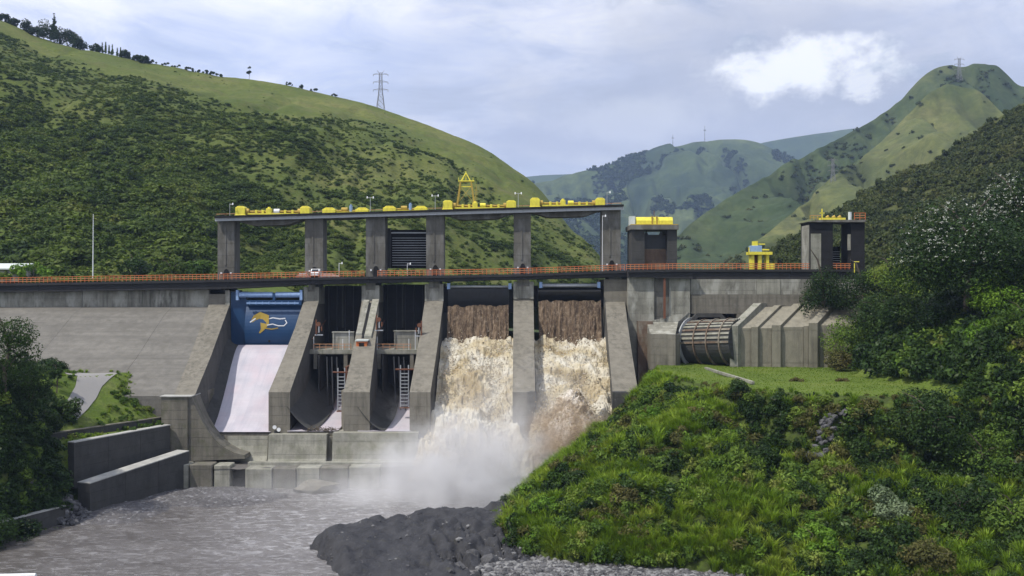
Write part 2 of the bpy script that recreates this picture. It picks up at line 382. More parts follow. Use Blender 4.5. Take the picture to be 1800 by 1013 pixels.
# ------------------------------------------------------------------ foliage meshes
def leaf_cloud(centers, radii, n, leaf, rg, squash=0.8, shell=0.55, up=0.5, curl=True):
    centers = np.asarray(centers, float); radii = np.asarray(radii, float)
    w = radii**2/np.sum(radii**2); k = rg.choice(len(centers), n, p=w)
    d = rg.normal(size=(n, 3)); d /= np.linalg.norm(d, axis=1)[:, None]
    r = shell+(1-shell)*rg.random(n)**0.5*1.08
    pos = centers[k]+d*(radii[k]*r)[:, None]*np.array([1, 1, squash])
    nr = d+rg.normal(size=(n, 3))*0.55+np.array([0, 0, up]); nr /= np.linalg.norm(nr, axis=1)[:, None]
    t = np.cross(nr, rg.normal(size=(n, 3))); t /= np.linalg.norm(t, axis=1)[:, None]; b = np.cross(nr, t)
    s = leaf*(0.6+0.8*rg.random(n))[:, None]
    v = np.stack([pos-t*s, pos+b*s*.5-nr*s*.12, pos+t*s, pos-b*s*.5-nr*s*.12], 1).reshape(-1, 3)
    f = np.arange(4*n).reshape(n, 4); return v, f
def crown_arr(rg, rx, ry, rz, nclump, nleaf, leaf, clump=0.38, low=-0.3, up=.5, fill=0.75):
    d = rg.normal(size=(nclump*3, 3)); d /= np.linalg.norm(d, axis=1)[:, None]; d = d[d[:, 2] > low][:nclump]
    r = fill*(0.55+0.5*rg.random(len(d)))
    c = d*r[:, None]*np.array([rx, ry, rz]); rad = clump*min(rx, ry, rz)*(0.6+0.8*rg.random(len(d)))
    return leaf_cloud(c, rad, nleaf, leaf, rg, up=up)
def proto(name, V, F, mat):
    o = mesh_np(name, V, F, mat); col.objects.unlink(o); return o
def tuft_arr(rg, n, h, spread, w=0.035):
    V = []; F = []
    for i in range(n):
        a = rg.random()*6.283; r = rg.random()*spread*.35; x, y = r*math.cos(a), r*math.sin(a)
        b = a+rg.normal()*0.5; hh = h*(.6+.6*rg.random()); lean = spread*(.3+.9*rg.random())
        dx, dy = math.cos(b), math.sin(b); sx, sy = -dy*w, dx*w; k = len(V)
        p = [(x, y, 0), (x+dx*lean*.35, y+dy*lean*.35, hh*.65), (x+dx*lean, y+dy*lean, hh*(.8+.25*rg.random()))]
        V += [(p[0][0]-sx, p[0][1]-sy, 0), (p[0][0]+sx, p[0][1]+sy, 0), (p[1][0]+sx, p[1][1]+sy, p[1][2]), (p[1][0]-sx, p[1][1]-sy, p[1][2]),
              (p[2][0]+sx*.2, p[2][1]+sy*.2, p[2][2]), (p[2][0]-sx*.2, p[2][1]-sy*.2, p[2][2])]
        F += [(k, k+1, k+2, k+3), (k+3, k+2, k+4, k+5)]
    return np.array(V), np.array(F)

_rg = np.random.default_rng(3)
def bush_protos(tag_, mat, n=5, r=1.0, nleaf=150, leaf=.22, flat=.75, clump=.5):
    out = []
    for i in range(n):
        V, F = crown_arr(_rg, r*(.8+.5*_rg.random()), r*(.8+.5*_rg.random()), r*flat*(.8+.6*_rg.random()), 7, nleaf, leaf, clump=clump, low=-.1)
        V[:, 2] += r*.35; out.append(proto(tag_, V, F, mat))
    return out
def scatter(name, pts, scale, protos, label, cat='vegetation', yaw=True, zs=None, seed=0, group=None):
    """one object of kind stuff: instances a set of meshes on points through geometry nodes"""
    rg = np.random.default_rng(seed); n = len(pts)
    me = bpy.data.meshes.new(name); me.vertices.add(n); me.vertices.foreach_set('co', np.asarray(pts, np.float32).ravel())
    for nm, arr in (('sc', scale), ('rz', rg.random(n)*6.283), ('tx', rg.normal(size=n)*.12), ('zs', (zs if zs is not None else np.ones(n)))):
        a = me.attributes.new(nm, 'FLOAT', 'POINT'); a.data.foreach_set('value', np.asarray(arr, np.float32))
    a = me.attributes.new('ix', 'INT', 'POINT'); a.data.foreach_set('value', rg.integers(0, len(protos), n).astype(np.int32))
    o = bpy.data.objects.new(name, me); col.objects.link(o); tag(o, label, cat, group, 'stuff')
    g = bpy.data.node_groups.new(name+' scatter', 'GeometryNodeTree')
    g.interface.new_socket('Geometry', in_out='INPUT', socket_type='NodeSocketGeometry'); g.interface.new_socket('Geometry', in_out='OUTPUT', socket_type='NodeSocketGeometry')
    N = g.nodes; L = g.links; gi = N.new('NodeGroupInput'); go = N.new('NodeGroupOutput')
    iop = N.new('GeometryNodeInstanceOnPoints'); jo = N.new('GeometryNodeJoinGeometry')
    for p in protos:
        oi = N.new('GeometryNodeObjectInfo'); oi.inputs['Object'].default_value = p; oi.inputs['As Instance'].default_value = True
        L.new(oi.outputs['Geometry'], jo.inputs[0])
    def at(nm, t='FLOAT'):
        x = N.new('GeometryNodeInputNamedAttribute'); x.data_type = t; x.inputs['Name'].default_value = nm; return x.outputs['Attribute']
    L.new(gi.outputs[0], iop.inputs['Points']); L.new(jo.outputs[0], iop.inputs['Instance']); iop.inputs['Pick Instance'].default_value = True
    L.new(at('ix', 'INT'), iop.inputs['Instance Index'])
    cr = N.new('ShaderNodeCombineXYZ'); L.new(at('tx'), cr.inputs[0]); L.new(at('rz'), cr.inputs[2]); L.new(cr.outputs[0], iop.inputs['Rotation'])
    cs = N.new('ShaderNodeCombineXYZ'); s_ = at('sc'); L.new(s_, cs.inputs[0]); L.new(s_, cs.inputs[1])
    mu = N.new('ShaderNodeMath'); mu.operation = 'MULTIPLY'; L.new(s_, mu.inputs[0]); L.new(at('zs'), mu.inputs[1]); L.new(mu.outputs[0], cs.inputs[2])
    L.new(cs.outputs[0], iop.inputs['Scale']); L.new(iop.outputs[0], go.inputs[0])
    md = o.modifiers.new('scatter', 'NODES'); md.node_group = g
    return o
def sample(V, F, n, rg, keep=None):
    V = np.asarray(V, float); T = np.concatenate([F[:, [0, 1, 2]], F[:, [0, 2, 3]]])
    a = V[T[:, 0]]; b = V[T[:, 1]]; c = V[T[:, 2]]
    ar = np.linalg.norm(np.cross(b-a, c-a), axis=1); k = rg.choice(len(T), n, p=ar/ar.sum())
    u = rg.random((n, 2)); fl = u.sum(1) > 1; u[fl] = 1-u[fl]
    p = a[k]+(b[k]-a[k])*u[:, :1]+(c[k]-a[k])*u[:, 1:]
    return p if keep is None else p[keep(p)]

# ------------------------------------------------------------------ hills
def loft(name, ridge, foot, mat, cols, rows, w, amp, nscale, back=1.0, seed=1, px0=None, px1=None, veg=None, ridge_amp=.25, gullies=0.0):
    px = np.linspace(px0 if px0 is not None else ridge[0][0], px1 if px1 is not None else ridge[-1][0], cols)
    r = np.array(ridge, float); f = np.array(foot, float)
    ry = np.interp(px, r[:, 0], r[:, 1]); rd = np.interp(px, r[:, 0], r[:, 2]); fy = np.interp(px, f[:, 0], f[:, 1]); fd = np.interp(px, f[:, 0], f[:, 2])
    k = 9; ker = np.ones(k)/k
    def sm(a): return np.convolve(np.pad(a, k//2, mode='edge'), ker, 'valid')
    ry, rd, fy, fd = map(sm, (ry, rd, fy, fd))
    h = np.linspace(0, 1, rows)[:, None]
    wh = np.interp(h, [a for a, _ in w], [b for _, b in w])
    py = fy+(ry-fy)*h; D = fd+(rd-fd)*wh
    X = (px-900)/1800*D; Z = CZ-(py-506.5)/1800*D
    env = np.sin(np.clip(h, 0, 1)*np.pi)**.5*(1-ridge_amp)+ridge_amp*h
    nz = fbm(X/nscale, D/nscale, 6, seed)
    if gullies:
        g = np.abs(fbm(X/(nscale*.8)+3, D/(nscale*2.5), 4, seed+50)); nz = nz-gullies*(1-np.clip(g*4, 0, 1))
    Z = Z+amp*nz*env
    Y = D+amp*.7*fbm(X/nscale+7, D/nscale+3, 5, seed+9)*env
    rb = 8; bX = []; bY = []; bZ = []
    for i in range(1, rb+1):
        t = i/rb; d = rd*(1+.5*t*back); bX.append((px-900)/1800*d); bY.append(d); bZ.append(Z[-1]-(Z[-1]+2)*(t**1.3))
    X = np.vstack([X, bX]); Y = np.vstack([Y, bY]); Z = np.vstack([Z, bZ]); nr = rows+rb
    V = np.stack([X, Y, Z], -1).reshape(-1, 3)
    idx = np.arange(nr*cols).reshape(nr, cols)
    F = np.stack([idx[:-1, :-1], idx[:-1, 1:], idx[1:, 1:], idx[1:, :-1]], -1).reshape(-1, 4)
    hh = np.vstack([np.repeat(h, cols, 1), np.ones((rb, cols))]); pp = np.repeat(px[None], nr, 0)
    vg = veg(pp, hh, X, Y) if veg is not None else np.zeros_like(X)
    o = mesh_np(name, V, F, mat, smooth=True, attrs={'veg': vg.ravel()}); tag(o, kind='structure')
    nf = (rows-1)*(cols-1)
    return dict(o=o, V=V, F=F[:nf], veg=vg.ravel(), px=pp.ravel(), h=hh.ravel(), X=X, Y=Y, Z=Z, cols=cols, rows=rows, pxs=px)
def sample_loft(S, n, rg, thr=None):
    V, F = S['V'], S['F']; a = V[F]; ar = np.linalg.norm(np.cross(a[:, 1]-a[:, 0], a[:, 3]-a[:, 0]), axis=1)
    vg = S['veg'][F].mean(1); hm = S['h'][F].mean(1)
    k = rg.choice(len(F), n, p=ar/ar.sum())
    if thr is not None: k = k[rg.random(len(k)) < thr(vg[k])]
    u = rg.random((len(k), 2)); q = a[k]
    p = (q[:, 0]*(1-u[:, :1])+q[:, 1]*u[:, :1])*(1-u[:, 1:])+(q[:, 3]*(1-u[:, :1])+q[:, 2]*u[:, :1])*u[:, 1:]
    return p, vg[k], hm[k]
def ridge_point(S, px, h=1.0):
    j = int(round((px-S['pxs'][0])/(S['pxs'][-1]-S['pxs'][0])*(S['cols']-1))); i = int(round(h*(S['rows']-1)))
    return np.array([S['X'][i, j], S['Y'][i, j], S['Z'][i, j]])

def build_terrain():
    g = np.linspace(-1, 1, 60); X, Y = np.meshgrid(g*4500, g*3700+3100)
    V = np.stack([X, Y, np.full_like(X, -4.0)], -1).reshape(-1, 3); idx = np.arange(3600).reshape(60, 60)
    F = np.stack([idx[:-1, :-1], idx[:-1, 1:], idx[1:, 1:], idx[1:, :-1]], -1).reshape(-1, 4)
    gm = ground_mat('valley ground', [(0.03, 0.05, 0.02), (0.05, 0.07, 0.025), (0.07, 0.09, 0.03)], (0.07, 0.06, 0.04), (0.02, 0.03, 0.012), .01, .3)
    tag(mesh_np('ground', V, F, gm), kind='structure')
    # big hill at the left, behind the dam
    hb = [(-300, .98), (0, .97), (60, .95), (120, .93), (250, .92), (400, .87), (520, .84), (600, .89), (668, .93), (740, .9), (800, .86), (870, .80), (930, .8), (1000, .9), (1200, 1)]
    def vegL(px, h, X, Y):
        b = np.interp(px, [a for a, _ in hb], [b for _, b in hb])+.022*fbm(X/18, Y/18, 4, 5)
        v = 1-sstep(-.012, .012, h-b)
        patch = sstep(.05, .4, fbm(X/24, Y/24, 4, 21)); rt = sstep(450, 760, px)*sstep(.45, .75, h); ll = (1-sstep(250, 520, px))*(1-sstep(.55, .8, h)); sc = sstep(-.25, .3, fbm(X/16+3, Y/12, 4, 23)); return np.clip(v*(.34+.55*sc*(1-patch*.6)+.5*ll)*(1-.45*rt), 0, 1)
    gmL = ground_mat('hill grass', [(0.068, 0.092, 0.022), (0.105, 0.128, 0.030), (0.150, 0.155, 0.048)], (0.125, 0.110, 0.05), (0.040, 0.062, 0.014), .02, .45, 1.2, True, .5)
    ridge = [(-400, -90, 640), (-150, -15, 620), (0, 36, 610), (60, 62, 605), (120, 82, 600), (200, 98, 600), (260, 108, 600), (320, 120, 605), (380, 132, 610), (440, 137, 620), (520, 152, 620), (600, 172, 620), (668, 190, 620), (740, 215, 610), (820, 245, 600), (870, 270, 585), (910, 300, 570), (935, 318, 560), (960, 345, 545), (985, 376, 520), (1002, 402, 500), (1030, 425, 480), (1060, 458, 455), (1090, 500, 430), (1120, 560, 410)]
    foot = [(-400, 520, 225), (0, 515, 235), (400, 515, 250), (700, 520, 280), (900, 525, 320), (1000, 530, 350), (1120, 600, 370)]
    S = loft('hill', ridge, foot, gmL, 520, 260, [(0, 0), (.35, .16), (.82, .52), (1, 1)], 9, 42, seed=3, veg=vegL, ridge_amp=.12, gullies=.5)
    # far ranges
    fm = ground_mat('far grass and fields', [(0.024, 0.040, 0.024), (0.060, 0.085, 0.034), (0.12, 0.145, 0.058)], (0.018, 0.032, 0.022), (0.014, 0.026, 0.018), .0021, .03, 4, False, .75, gully=(.004, (1, .6, 1), .5))
    fm2 = ground_mat('far dark range', [(0.030, 0.050, 0.030), (0.05, 0.075, 0.035), (0.07, 0.09, 0.04)], (0.03, 0.045, 0.03), (0.02, 0.03, 0.02), .002, .03, 4, False, .5)
    A = loft('mountain', [(800, 345, 3200), (900, 338, 3200), (960, 318, 3200), (1000, 306, 3200), (1060, 292, 3200), (1100, 280, 3250), (1170, 262, 3300), (1235, 247, 3300), (1300, 245, 3300), (1330, 249, 3250), (1360, 262, 3200), (1400, 285, 3100), (1450, 318, 3000), (1520, 350, 3000), (1600, 380, 3000)],
             [(800, 505, 1700), (1600, 505, 1700)], fm, 300, 120, [(0, 0), (1, 1)], 120, 260, seed=12, ridge_amp=.04, gullies=1.2)
    B = loft('mountain', [(850, 322, 4800), (940, 309, 4800), (1000, 307, 4800), (1100, 300, 4800), (1250, 285, 4600), (1330, 252, 4500), (1400, 241, 4500), (1440, 235, 4500), (1475, 229, 4500), (1500, 227, 4500), (1600, 215, 4500), (1800, 215, 4500), (2000, 240, 4500)],
             [(850, 500, 3600), (2000, 500, 3600)], fm2, 200, 60, [(0, 0), (1, 1)], 90, 500, seed=22, ridge_amp=.05, gullies=.6)
    def vegR(px, h, X, Y):
        n = fbm(X/70, Y/110, 5, 31)*.6+.5*(1-np.clip(np.abs(fbm(X/60+3, Y/160, 4, 77))*5, 0, 1)); return sstep(.12, .5, n)
    rmd = ground_mat('right mountain cloud shadow flank', [(0.034, 0.056, 0.024), (0.055, 0.078, 0.030), (0.085, 0.100, 0.040)], (0.06, 0.07, 0.035), (0.022, 0.036, 0.016), .008, .12, 1.5, True, .4, gully=(.02, (1, .35, 1), .6))  # darker greens paint a cloud shadow over this mountain
    rm = ground_mat('right mountain grass', [(0.065, 0.085, 0.032), (0.115, 0.128, 0.044), (0.165, 0.165, 0.062)], (0.12, 0.11, 0.06), (0.030, 0.042, 0.02), .008, .12, 1.5, True, .4, gully=(.02, (1, .35, 1), .5))
    C = loft('mountain', [(1120, 520, 900), (1180, 430, 980), (1200, 402, 1000), (1250, 370, 1080), (1300, 336, 1150), (1350, 306, 1220), (1400, 276, 1270), (1450, 250, 1320), (1500, 228, 1350), (1540, 201, 1370), (1580, 172, 1380), (1615, 140, 1390), (1640, 120, 1400), (1665, 113, 1400), (1720, 110, 1400), (1752, 112, 1400), (1775, 130, 1400), (1793, 154, 1390), (1810, 150, 1380), (1860, 120, 1350), (1950, 90, 1350), (2200, 60, 1300)],
             [(1120, 530, 700), (2200, 530, 760)], rmd, 340, 150, [(0, 0), (1, 1)], 40, 105, seed=32, veg=vegR, ridge_amp=.10, gullies=1.3)
    D_ = loft('mountain', [(1180, 520, 640), (1260, 480, 700), (1290, 452, 760), (1320, 428, 800), (1360, 400, 840), (1400, 368, 880), (1440, 330, 920), (1475, 302, 950), (1510, 280, 980), (1550, 250, 1010), (1580, 218, 1030), (1605, 190, 1040), (1630, 160, 1050), (1655, 146, 1060), (1685, 150, 1060), (1720, 158, 1050), (1760, 196, 1020), (1800, 235, 980), (1900, 300, 900), (2100, 330, 900)],
             [(1180, 540, 480), (2100, 540, 560)], rm, 300, 150, [(0, 0), (1, 1)], 30, 90, seed=44, veg=lambda *a: vegR(*a)*.8, ridge_amp=.10, gullies=1.3)
    def vegN(px, h, X, Y): return .35+.65*sstep(-.25, .25, fbm(X/35, Y/35, 4, 91))
    nm = ground_mat('near slope ground', [(0.055, 0.065, 0.024), (0.080, 0.090, 0.030), (0.115, 0.115, 0.045)], (0.10, 0.08, 0.045), (0.028, 0.036, 0.014), .03, .5, .5, True, .4)
    E = loft('hill', [(1180, 530, 300), (1280, 500, 320), (1340, 470, 350), (1400, 430, 380), (1440, 400, 400), (1480, 372, 420), (1520, 345, 440), (1560, 325, 455), (1600, 300, 465), (1650, 272, 475), (1700, 240, 480), (1750, 208, 485), (1800, 178, 490), (1900, 120, 495), (2100, 20, 500), (2400, -60, 500)],
             [(1180, 560, 225), (1400, 540, 215), (1520, 520, 200), (1800, 470, 190), (2400, 400, 190)], nm, 300, 170, [(0, 0), (1, 1)], 10, 50, seed=52, veg=vegN, ridge_amp=.2, gullies=.6)
    return S, A, B, C, D_, E
HL, MA, MB_, MC, MD, HN = build_terrain()

# ------------------------------------------------------------------ bluff and left bank height fields
def seg_dist(X, Y, pts):
    d = np.full(X.shape, 1e9); p = np.array(pts, float)
    for a, b in zip(p[:-1], p[1:]):
        ab = b-a; t = np.clip(((X-a[0])*ab[0]+(Y-a[1])*ab[1])/(ab@ab), 0, 1)
        d = np.minimum(d, np.hypot(X-a[0]-t*ab[0], Y-a[1]-t*ab[1]))
    return d
def inside(X, Y, poly):
    r = np.zeros(X.shape, bool); n = len(poly)
    for i in range(n):
        x0, y0 = poly[i]; x1, y1 = poly[(i+1) % n]
        c = ((y0 > Y) != (y1 > Y)) & (X < (x1-x0)*(Y-y0)/((y1-y0) or 1e-9)+x0); r ^= c
    return r
FOOT = [(23.2, 200), (23.2, 190), (16.5, 175), (7.5, 163), (1, 150), (-2.5, 138), (-2.2, 127), (1.5, 120), (8, 116), (20, 112), (34, 104), (46, 90), (60, 70), (80, 40)]
EDGE = [(28, 196), (26, 186), (24, 172), (25, 160), (30, 148), (40, 138), (50, 133.5), (66, 130), (85, 118), (110, 95), (140, 70)]
TER = 17.6
def Hbluff(X, Y):
    inF = inside(X, Y, FOOT+[(400, 40), (400, 200)]); inE = inside(X, Y, EDGE+[(400, 70), (400, 196)])
    inF |= (Y >= 199.5) & (X > 23.2); inE |= (Y >= 195.5) & (X > 28)
    dF = seg_dist(X, Y, FOOT); dE = seg_dist(X, Y, EDGE)
    u = np.clip(dF/(dF+dE+1e-6), 0, 1)
    rise = .80*np.clip(X-53-8*sstep(168, 182, Y)-.12*np.clip(200-Y, 0, 80), 0, 1e3)
    rise = 24*(1-np.exp(-rise*(.6+.4*sstep(90, 150, Y))/20))*(1-.6*sstep(215, 262, Y))
    top = TER+rise+.25*fbm(X/9, Y/9, 3, 4)+np.clip(rise, 0, 3)*.5*fbm(X/6, Y/6, 4, 5)
    steep = sstep(24, 34, X); cliff = TER*(u**.72*(1-steep)+steep*(.66*u**.8+.34*sstep(.80, .97, u)))+2.6*fbm(X/6.5, Y/6.5, 5, 6)*np.sin(u*np.pi)
    z = np.where(inE, top, cliff+rise*u)
    z = np.where(inF, z, -3.0)
    # a rough lobe towards lower right
    return z
def grid(x0, x1, y0, y1, d, H):
    X, Y = np.meshgrid(np.arange(x0, x1, d), np.arange(y0, y1, d)); Z = H(X, Y)
    V = np.stack([X, Y, Z], -1).reshape(-1, 3); r, c = X.shape; idx = np.arange(r*c).reshape(r, c)
    F = np.stack([idx[:-1, :-1], idx[:-1, 1:], idx[1:, 1:], idx[1:, :-1]], -1).reshape(-1, 4); return V, F
bl_mat = ground_mat('bluff turf', [(0.085, 0.130, 0.022), (0.105, 0.155, 0.025), (0.130, 0.170, 0.035)], (0.095, 0.115, 0.03), (0.032, 0.042, 0.014), .12, 3, .12, True, .4)
FLAT = [(26.2, 199), (25.5, 172), (27, 160), (31, 147.5), (40.5, 139), (51, 134.5), (60, 132.5), (66, 150), (63, 197)]
BV, BF = grid(-6, 170, 40, 262, .8, Hbluff)
fz = BV[BF][:, :, 2].max(1) > -2.5; BF = BF[fz]
tag(mesh_np('bluff_terrain', BV, BF, bl_mat, smooth=True, attrs={'veg': 1-((np.abs(BV[:, 2]-TER) < 1.6) & inside(BV[:, 0], BV[:, 1], FLAT)).astype(float)}), kind='structure')

WA = [(-69.5, 145), (-56.5, 167.5)]
def Hleft(X, Y):
    dl = seg_dist(X, Y, [(-95, 102), (-71.0, 145.2), (-57.9, 168.9), (-52, 180)])
    z = 10.35+7.1*np.clip(dl/10.5, 0, 1)**.85*sstep(138, 160, Y+.15*(-X-60))+.25*fbm(X/6, Y/6, 4, 14)*sstep(0, 3, dl)
    # spur of dark bank at the left
    s = np.clip((-62-X+.4*np.minimum(Y-138, 0)-.5*np.maximum(Y-142, 0))/9.5, 0, 3); sp = (26*(1-np.exp(-s*1.15)))*(1-sstep(150, 166, Y+.0*X))*sstep(96, 122, Y)
    z2 = 1.0+sp+2.0*fbm(X/6, Y/6, 5, 15)*np.clip(s*2, 0, 1)
    l1 = (X+71.0)*(168.9-145.2)-(Y-145.2)*(-57.9+71.0)   # >0 in front of the topmost wall
    line = (X+64.2)*(166.9-147.9)-(Y-147.9)*(-56.7+64.2)  # >0 in front of the middle wall
    z = np.where(l1 > 0, 9.62, z); z = np.where(line > 0, -3.0, z)
    z = np.where(sp > .5, np.maximum(z2, np.where(line > 0, -3, z)), z)
    return z
lb_mat = ground_mat('left bank ground', [(0.06, 0.095, 0.018), (0.10, 0.145, 0.024), (0.135, 0.165, 0.045)], (0.12, 0.12, 0.06), (0.03, 0.045, 0.013), .12, 2, .3, False, .5)
LV, LF = grid(-190, -55.5, 90, 200.2, .55, Hleft)
fz = LV[LF][:, :, 2].max(1) > -2.5; LF = LF[fz]
tag(mesh_np('left_bank_terrain', LV, LF, lb_mat, smooth=True), kind='structure')

# ------------------------------------------------------------------ river
def river():
    def H(X, Y):
        turb = 1+2.2*np.exp(-((X-2)**2/500+(Y-160)**2/300))+.8*np.exp(-((X+25)**2/500+(Y-120)**2/200))
        return turb*(.15*fbm(X/3.2, Y/1.8, 5, 61)+.10*np.abs(fbm(X/1.5, Y/.9, 4, 62)))
    V, F = grid(-95, 60, 50, 200, .42, H)
    n = NT('muddy river water')
    a = n.noise(.10, 6, (1, 1.8, 1), .6, dist=1.0); b = n.noise(.9, 6, (1, 2.2, 1), .65)
    c = n.ramp(a, [(0.3, (0.070, 0.062, 0.055)), (0.7, (0.135, 0.126, 0.122))])
    x, y, z = n.sep()
    fm = n.ramp(n.noise(.55, 8, (1, 2.4, 1), .72, dist=.8, loc=(3, 0, 0)), [(0.47, 0.0), (0.66, 1.0)])
    zone = n.ramp(n.noise(.06, 3, loc=(1.5, 2.7, 0)), [(0.35, .25), (0.6, 1.0)])
    dx = n.math('MULTIPLY', n.math('ADD', x, 8), .026); dy = n.math('MULTIPLY', n.math('SUBTRACT', y, 145), .022)
    rr = n.math('ADD', n.math('MULTIPLY', dx, dx), n.math('MULTIPLY', dy, dy)); aer = n.ramp(rr, [(0.05, 1.0), (0.5, .45), (1.0, 0.0)])
    c = n.mix(n.math('MULTIPLY', aer, .55), c, (0.25, 0.245, 0.255))
    c = n.mix(n.math('MULTIPLY', n.math('MULTIPLY', fm, n.math('ADD', n.math('MULTIPLY', zone, .45), aer, True)), .8), c, (0.44, 0.44, 0.46))
    n.color(c); n.rough(n.ramp(fm, [(0, .10), (1, .45)])); n.b.inputs['Specular IOR Level'].default_value = .55
    h = n.math('ADD', n.noise(1.6, 6, (1, 2.0, 1), .6), n.math('MULTIPLY', n.noise(6, 4, (1, 1.5, 1)), .3)); n.bump(h, .15)
    o = mesh_np('river_water', V, F, n.m, smooth=True); tag(o, kind='structure')
    m2 = NT('reservoir water'); m2.color((0.07, 0.07, 0.05)); m2.rough(.1)
    b = MB(); b.box(-130, 140, 216, 420, 27.5, 28.0); o = b.build('reservoir_water', m2.m); tag(o, kind='structure')
river()

# ------------------------------------------------------------------ the dam
DT = [(-400, 503), (0, 500), (400, 493), (560, 489), (900, 484), (1090, 477), (1213, 475), (1420, 475), (1800, 475)]
DB = [(-400, 517), (0, 514), (400, 508), (560, 500), (900, 492), (1090, 487), (1213, 491), (1420, 491), (1800, 491)]
YF = 200.0
def px_of(X, D=YF): return X/D*1800+900
def dtop(X): return PZ(ip(px_of(X), DT), YF)
def dbot(X): return PZ(ip(px_of(X), DB), YF)
dam = empty('dam', (0, 200, 0), label='long grey concrete dam with five spillway bays and a sloping left wall', cat='dam')
def deck_span(px0, px1, y0=198.6, y1=210, mat=None, parts=1):
    for i in range(parts):
        a = px0+(px1-px0)*i/parts; b = px0+(px1-px0)*(i+1)/parts
        X0, X1 = PX(a, YF)+.02, PX(b, YF)-.02
        m = MB(); m.box(X0, X1, y0, y1, dbot(X0), dtop(X0), (dbot(X1), dtop(X1)))
        m.box(X0, X1, y0-.35, y0+.1, dtop(X0)-.35, dtop(X0)+.12, (dtop(X1)-.35, dtop(X1)+.12))
        m.build('deck_span', mat or M['fascia'], dam)
deck_span(-420, 403, parts=5)
for a, b in ((403, 548), (548, 652), (652, 763), (763, 921), (921, 1100)): deck_span(a, b, mat=M['fascia'])
deck_span(1100, 1213, y0=196.4)
deck_span(1213, 1560, parts=2)
# slim light kerb and brown beam along centre
PIER_P = [(200, None), (200, 29.6), (196, 27.2), (192, 24.6), (183, 19.8), (172, 14.5), (172, 3.0), (214, 3.0), (214, None)]
def pier(X0, X1, w0, w1, nose=None, mat='conc', cap='conc_pale', name='spillway_pier'):
    """X0,X1 at the top, w0,w1 at the nose; profile in yz"""
    zt = dbot((X0+X1)/2)-1.1
    pr = [(y, zt if z is None else z) for y, z in PIER_P]
    def fx(a, b): return lambda y, z: (a+(b-a)*min(1, max(0, (200-y)/28)), y, z)
    m = MB(); m.prism(pr, fx(X0, w0), fx(X1, w1)); o = m.build(name, M[mat], dam)
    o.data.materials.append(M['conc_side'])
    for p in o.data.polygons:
        if abs(p.normal.x) > .9: p.material_index = 1  # flanks take the darker concrete as painted shade
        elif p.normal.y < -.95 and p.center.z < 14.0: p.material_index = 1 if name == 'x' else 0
    # raised ears and neck below the deck
    e = MB(); xm = (X0+X1)/2
    e.box(X0-.02, X0+.75, 199.7, 209, zt-2.7, dbot(xm)-.45); e.box(X1-.75, X1+.02, 199.7, 209, zt-2.7, dbot(xm)-.45)
    e.box(X0+.76, X1-.76, 200.4, 209, zt-.3, dbot(xm)+.02); e.box(X0+.76, X1-.76, 199.85, 200.3, zt-2.6, zt-.25)
    e.build('pier_head', M[cap], o)
    if nose:
        n = MB(); n.xy(nose, 3.0, 14.35); n.build('pier_nose', M['conc'], o)
pier(-40.6, -37.7, -40.9, -37.3)
pier(-29.3, -25.9, -28.3, -23.9, nose=[(-28.0, 172.0), (-29.4, 176.5), (-29.3, 180), (-28, 180)])
pier(-17.0, -13.4, -17.2, -13.7)
pier(0.3, 4.2, 0.1, 3.9)
pier(18.2, 22.0, 16.9, 21.2)
# left abutment pier + sloping gravity wall
zt = dbot(-57)-1.0
def fxA(a, b): return lambda y, z: (a+(b-a)*min(1, max(0, (200-y)/32)), y, z)
prA = [(200, zt), (200, 28.9), (196, 26.9), (190, 24.0), (182, 20.0), (168.5, 14.2), (168.5, 3), (214, 3), (214, zt)]
MB().prism(prA, fxA(-59.2, -55.6), fxA(-55.1, -52.2)).build('abutment_pier', M['conc'], dam)
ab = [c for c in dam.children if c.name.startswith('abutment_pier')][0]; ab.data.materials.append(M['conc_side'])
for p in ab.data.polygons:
    if p.normal.x > .9: p.material_index = 1  # inner face takes the darker concrete as painted shade
MB().box(-55.9, -55.05, 199.6, 209, zt-2.8, dbot(-55)-.3).build('pier_head', M['conc_pale'], dam)
seams = [-103, -93.5, -84, -75, -66.5, -59.25]
for i, (a, b) in enumerate(zip(seams[:-1], seams[1:])):   # monoliths of the left wall with recessed joints
    m = MB(); zt_ = dbot((a+b)/2)-.02
    z1 = PZ(540, 200)
    jit = [0, .035, 0, .03, -.03][i]
    m.yz([(200-jit, z1), (196-jit, 26.85), (190-jit, 23.95), (182-jit, 19.95), (168.7-jit, 14.2), (168.7-jit, 4), (214, 4), (214, z1)], a+.012, (b-.012 if i < 4 else -55.7)); m.build('wall_block', M['conc_wall'], dam)
    m = MB(); m.box(a+.03, b-.03, 200.15-jit, 214, z1+.03, zt_); m.build('parapet_block', M['conc_pale'], dam)
    m = MB(); m.box(a-.05, b+.05, 201.0, 213, 5, zt_-.05); m.build('wall_core', M['conc_dark'], dam)
MB().box(-240, -103.05, 200, 214, 4, 32.5).build('wall_block', M['conc'], dam)

def grid_surface(fn, nu, nv, name, mat, parent, smooth=True, thick=0.4):
    V = np.array([[fn(i/(nu-1), j/(nv-1)) for i in range(nu)] for j in range(nv)], float).reshape(-1, 3)
    if parent is not None and '_o' in parent: V = V-np.array(parent['_o'])
    idx = np.arange(nu*nv).reshape(nv, nu); F = np.stack([idx[:-1, :-1], idx[:-1, 1:], idx[1:, 1:], idx[1:, :-1]], -1).reshape(-1, 4)
    o = mesh_np(name, V, F, mat, parent, smooth); return o
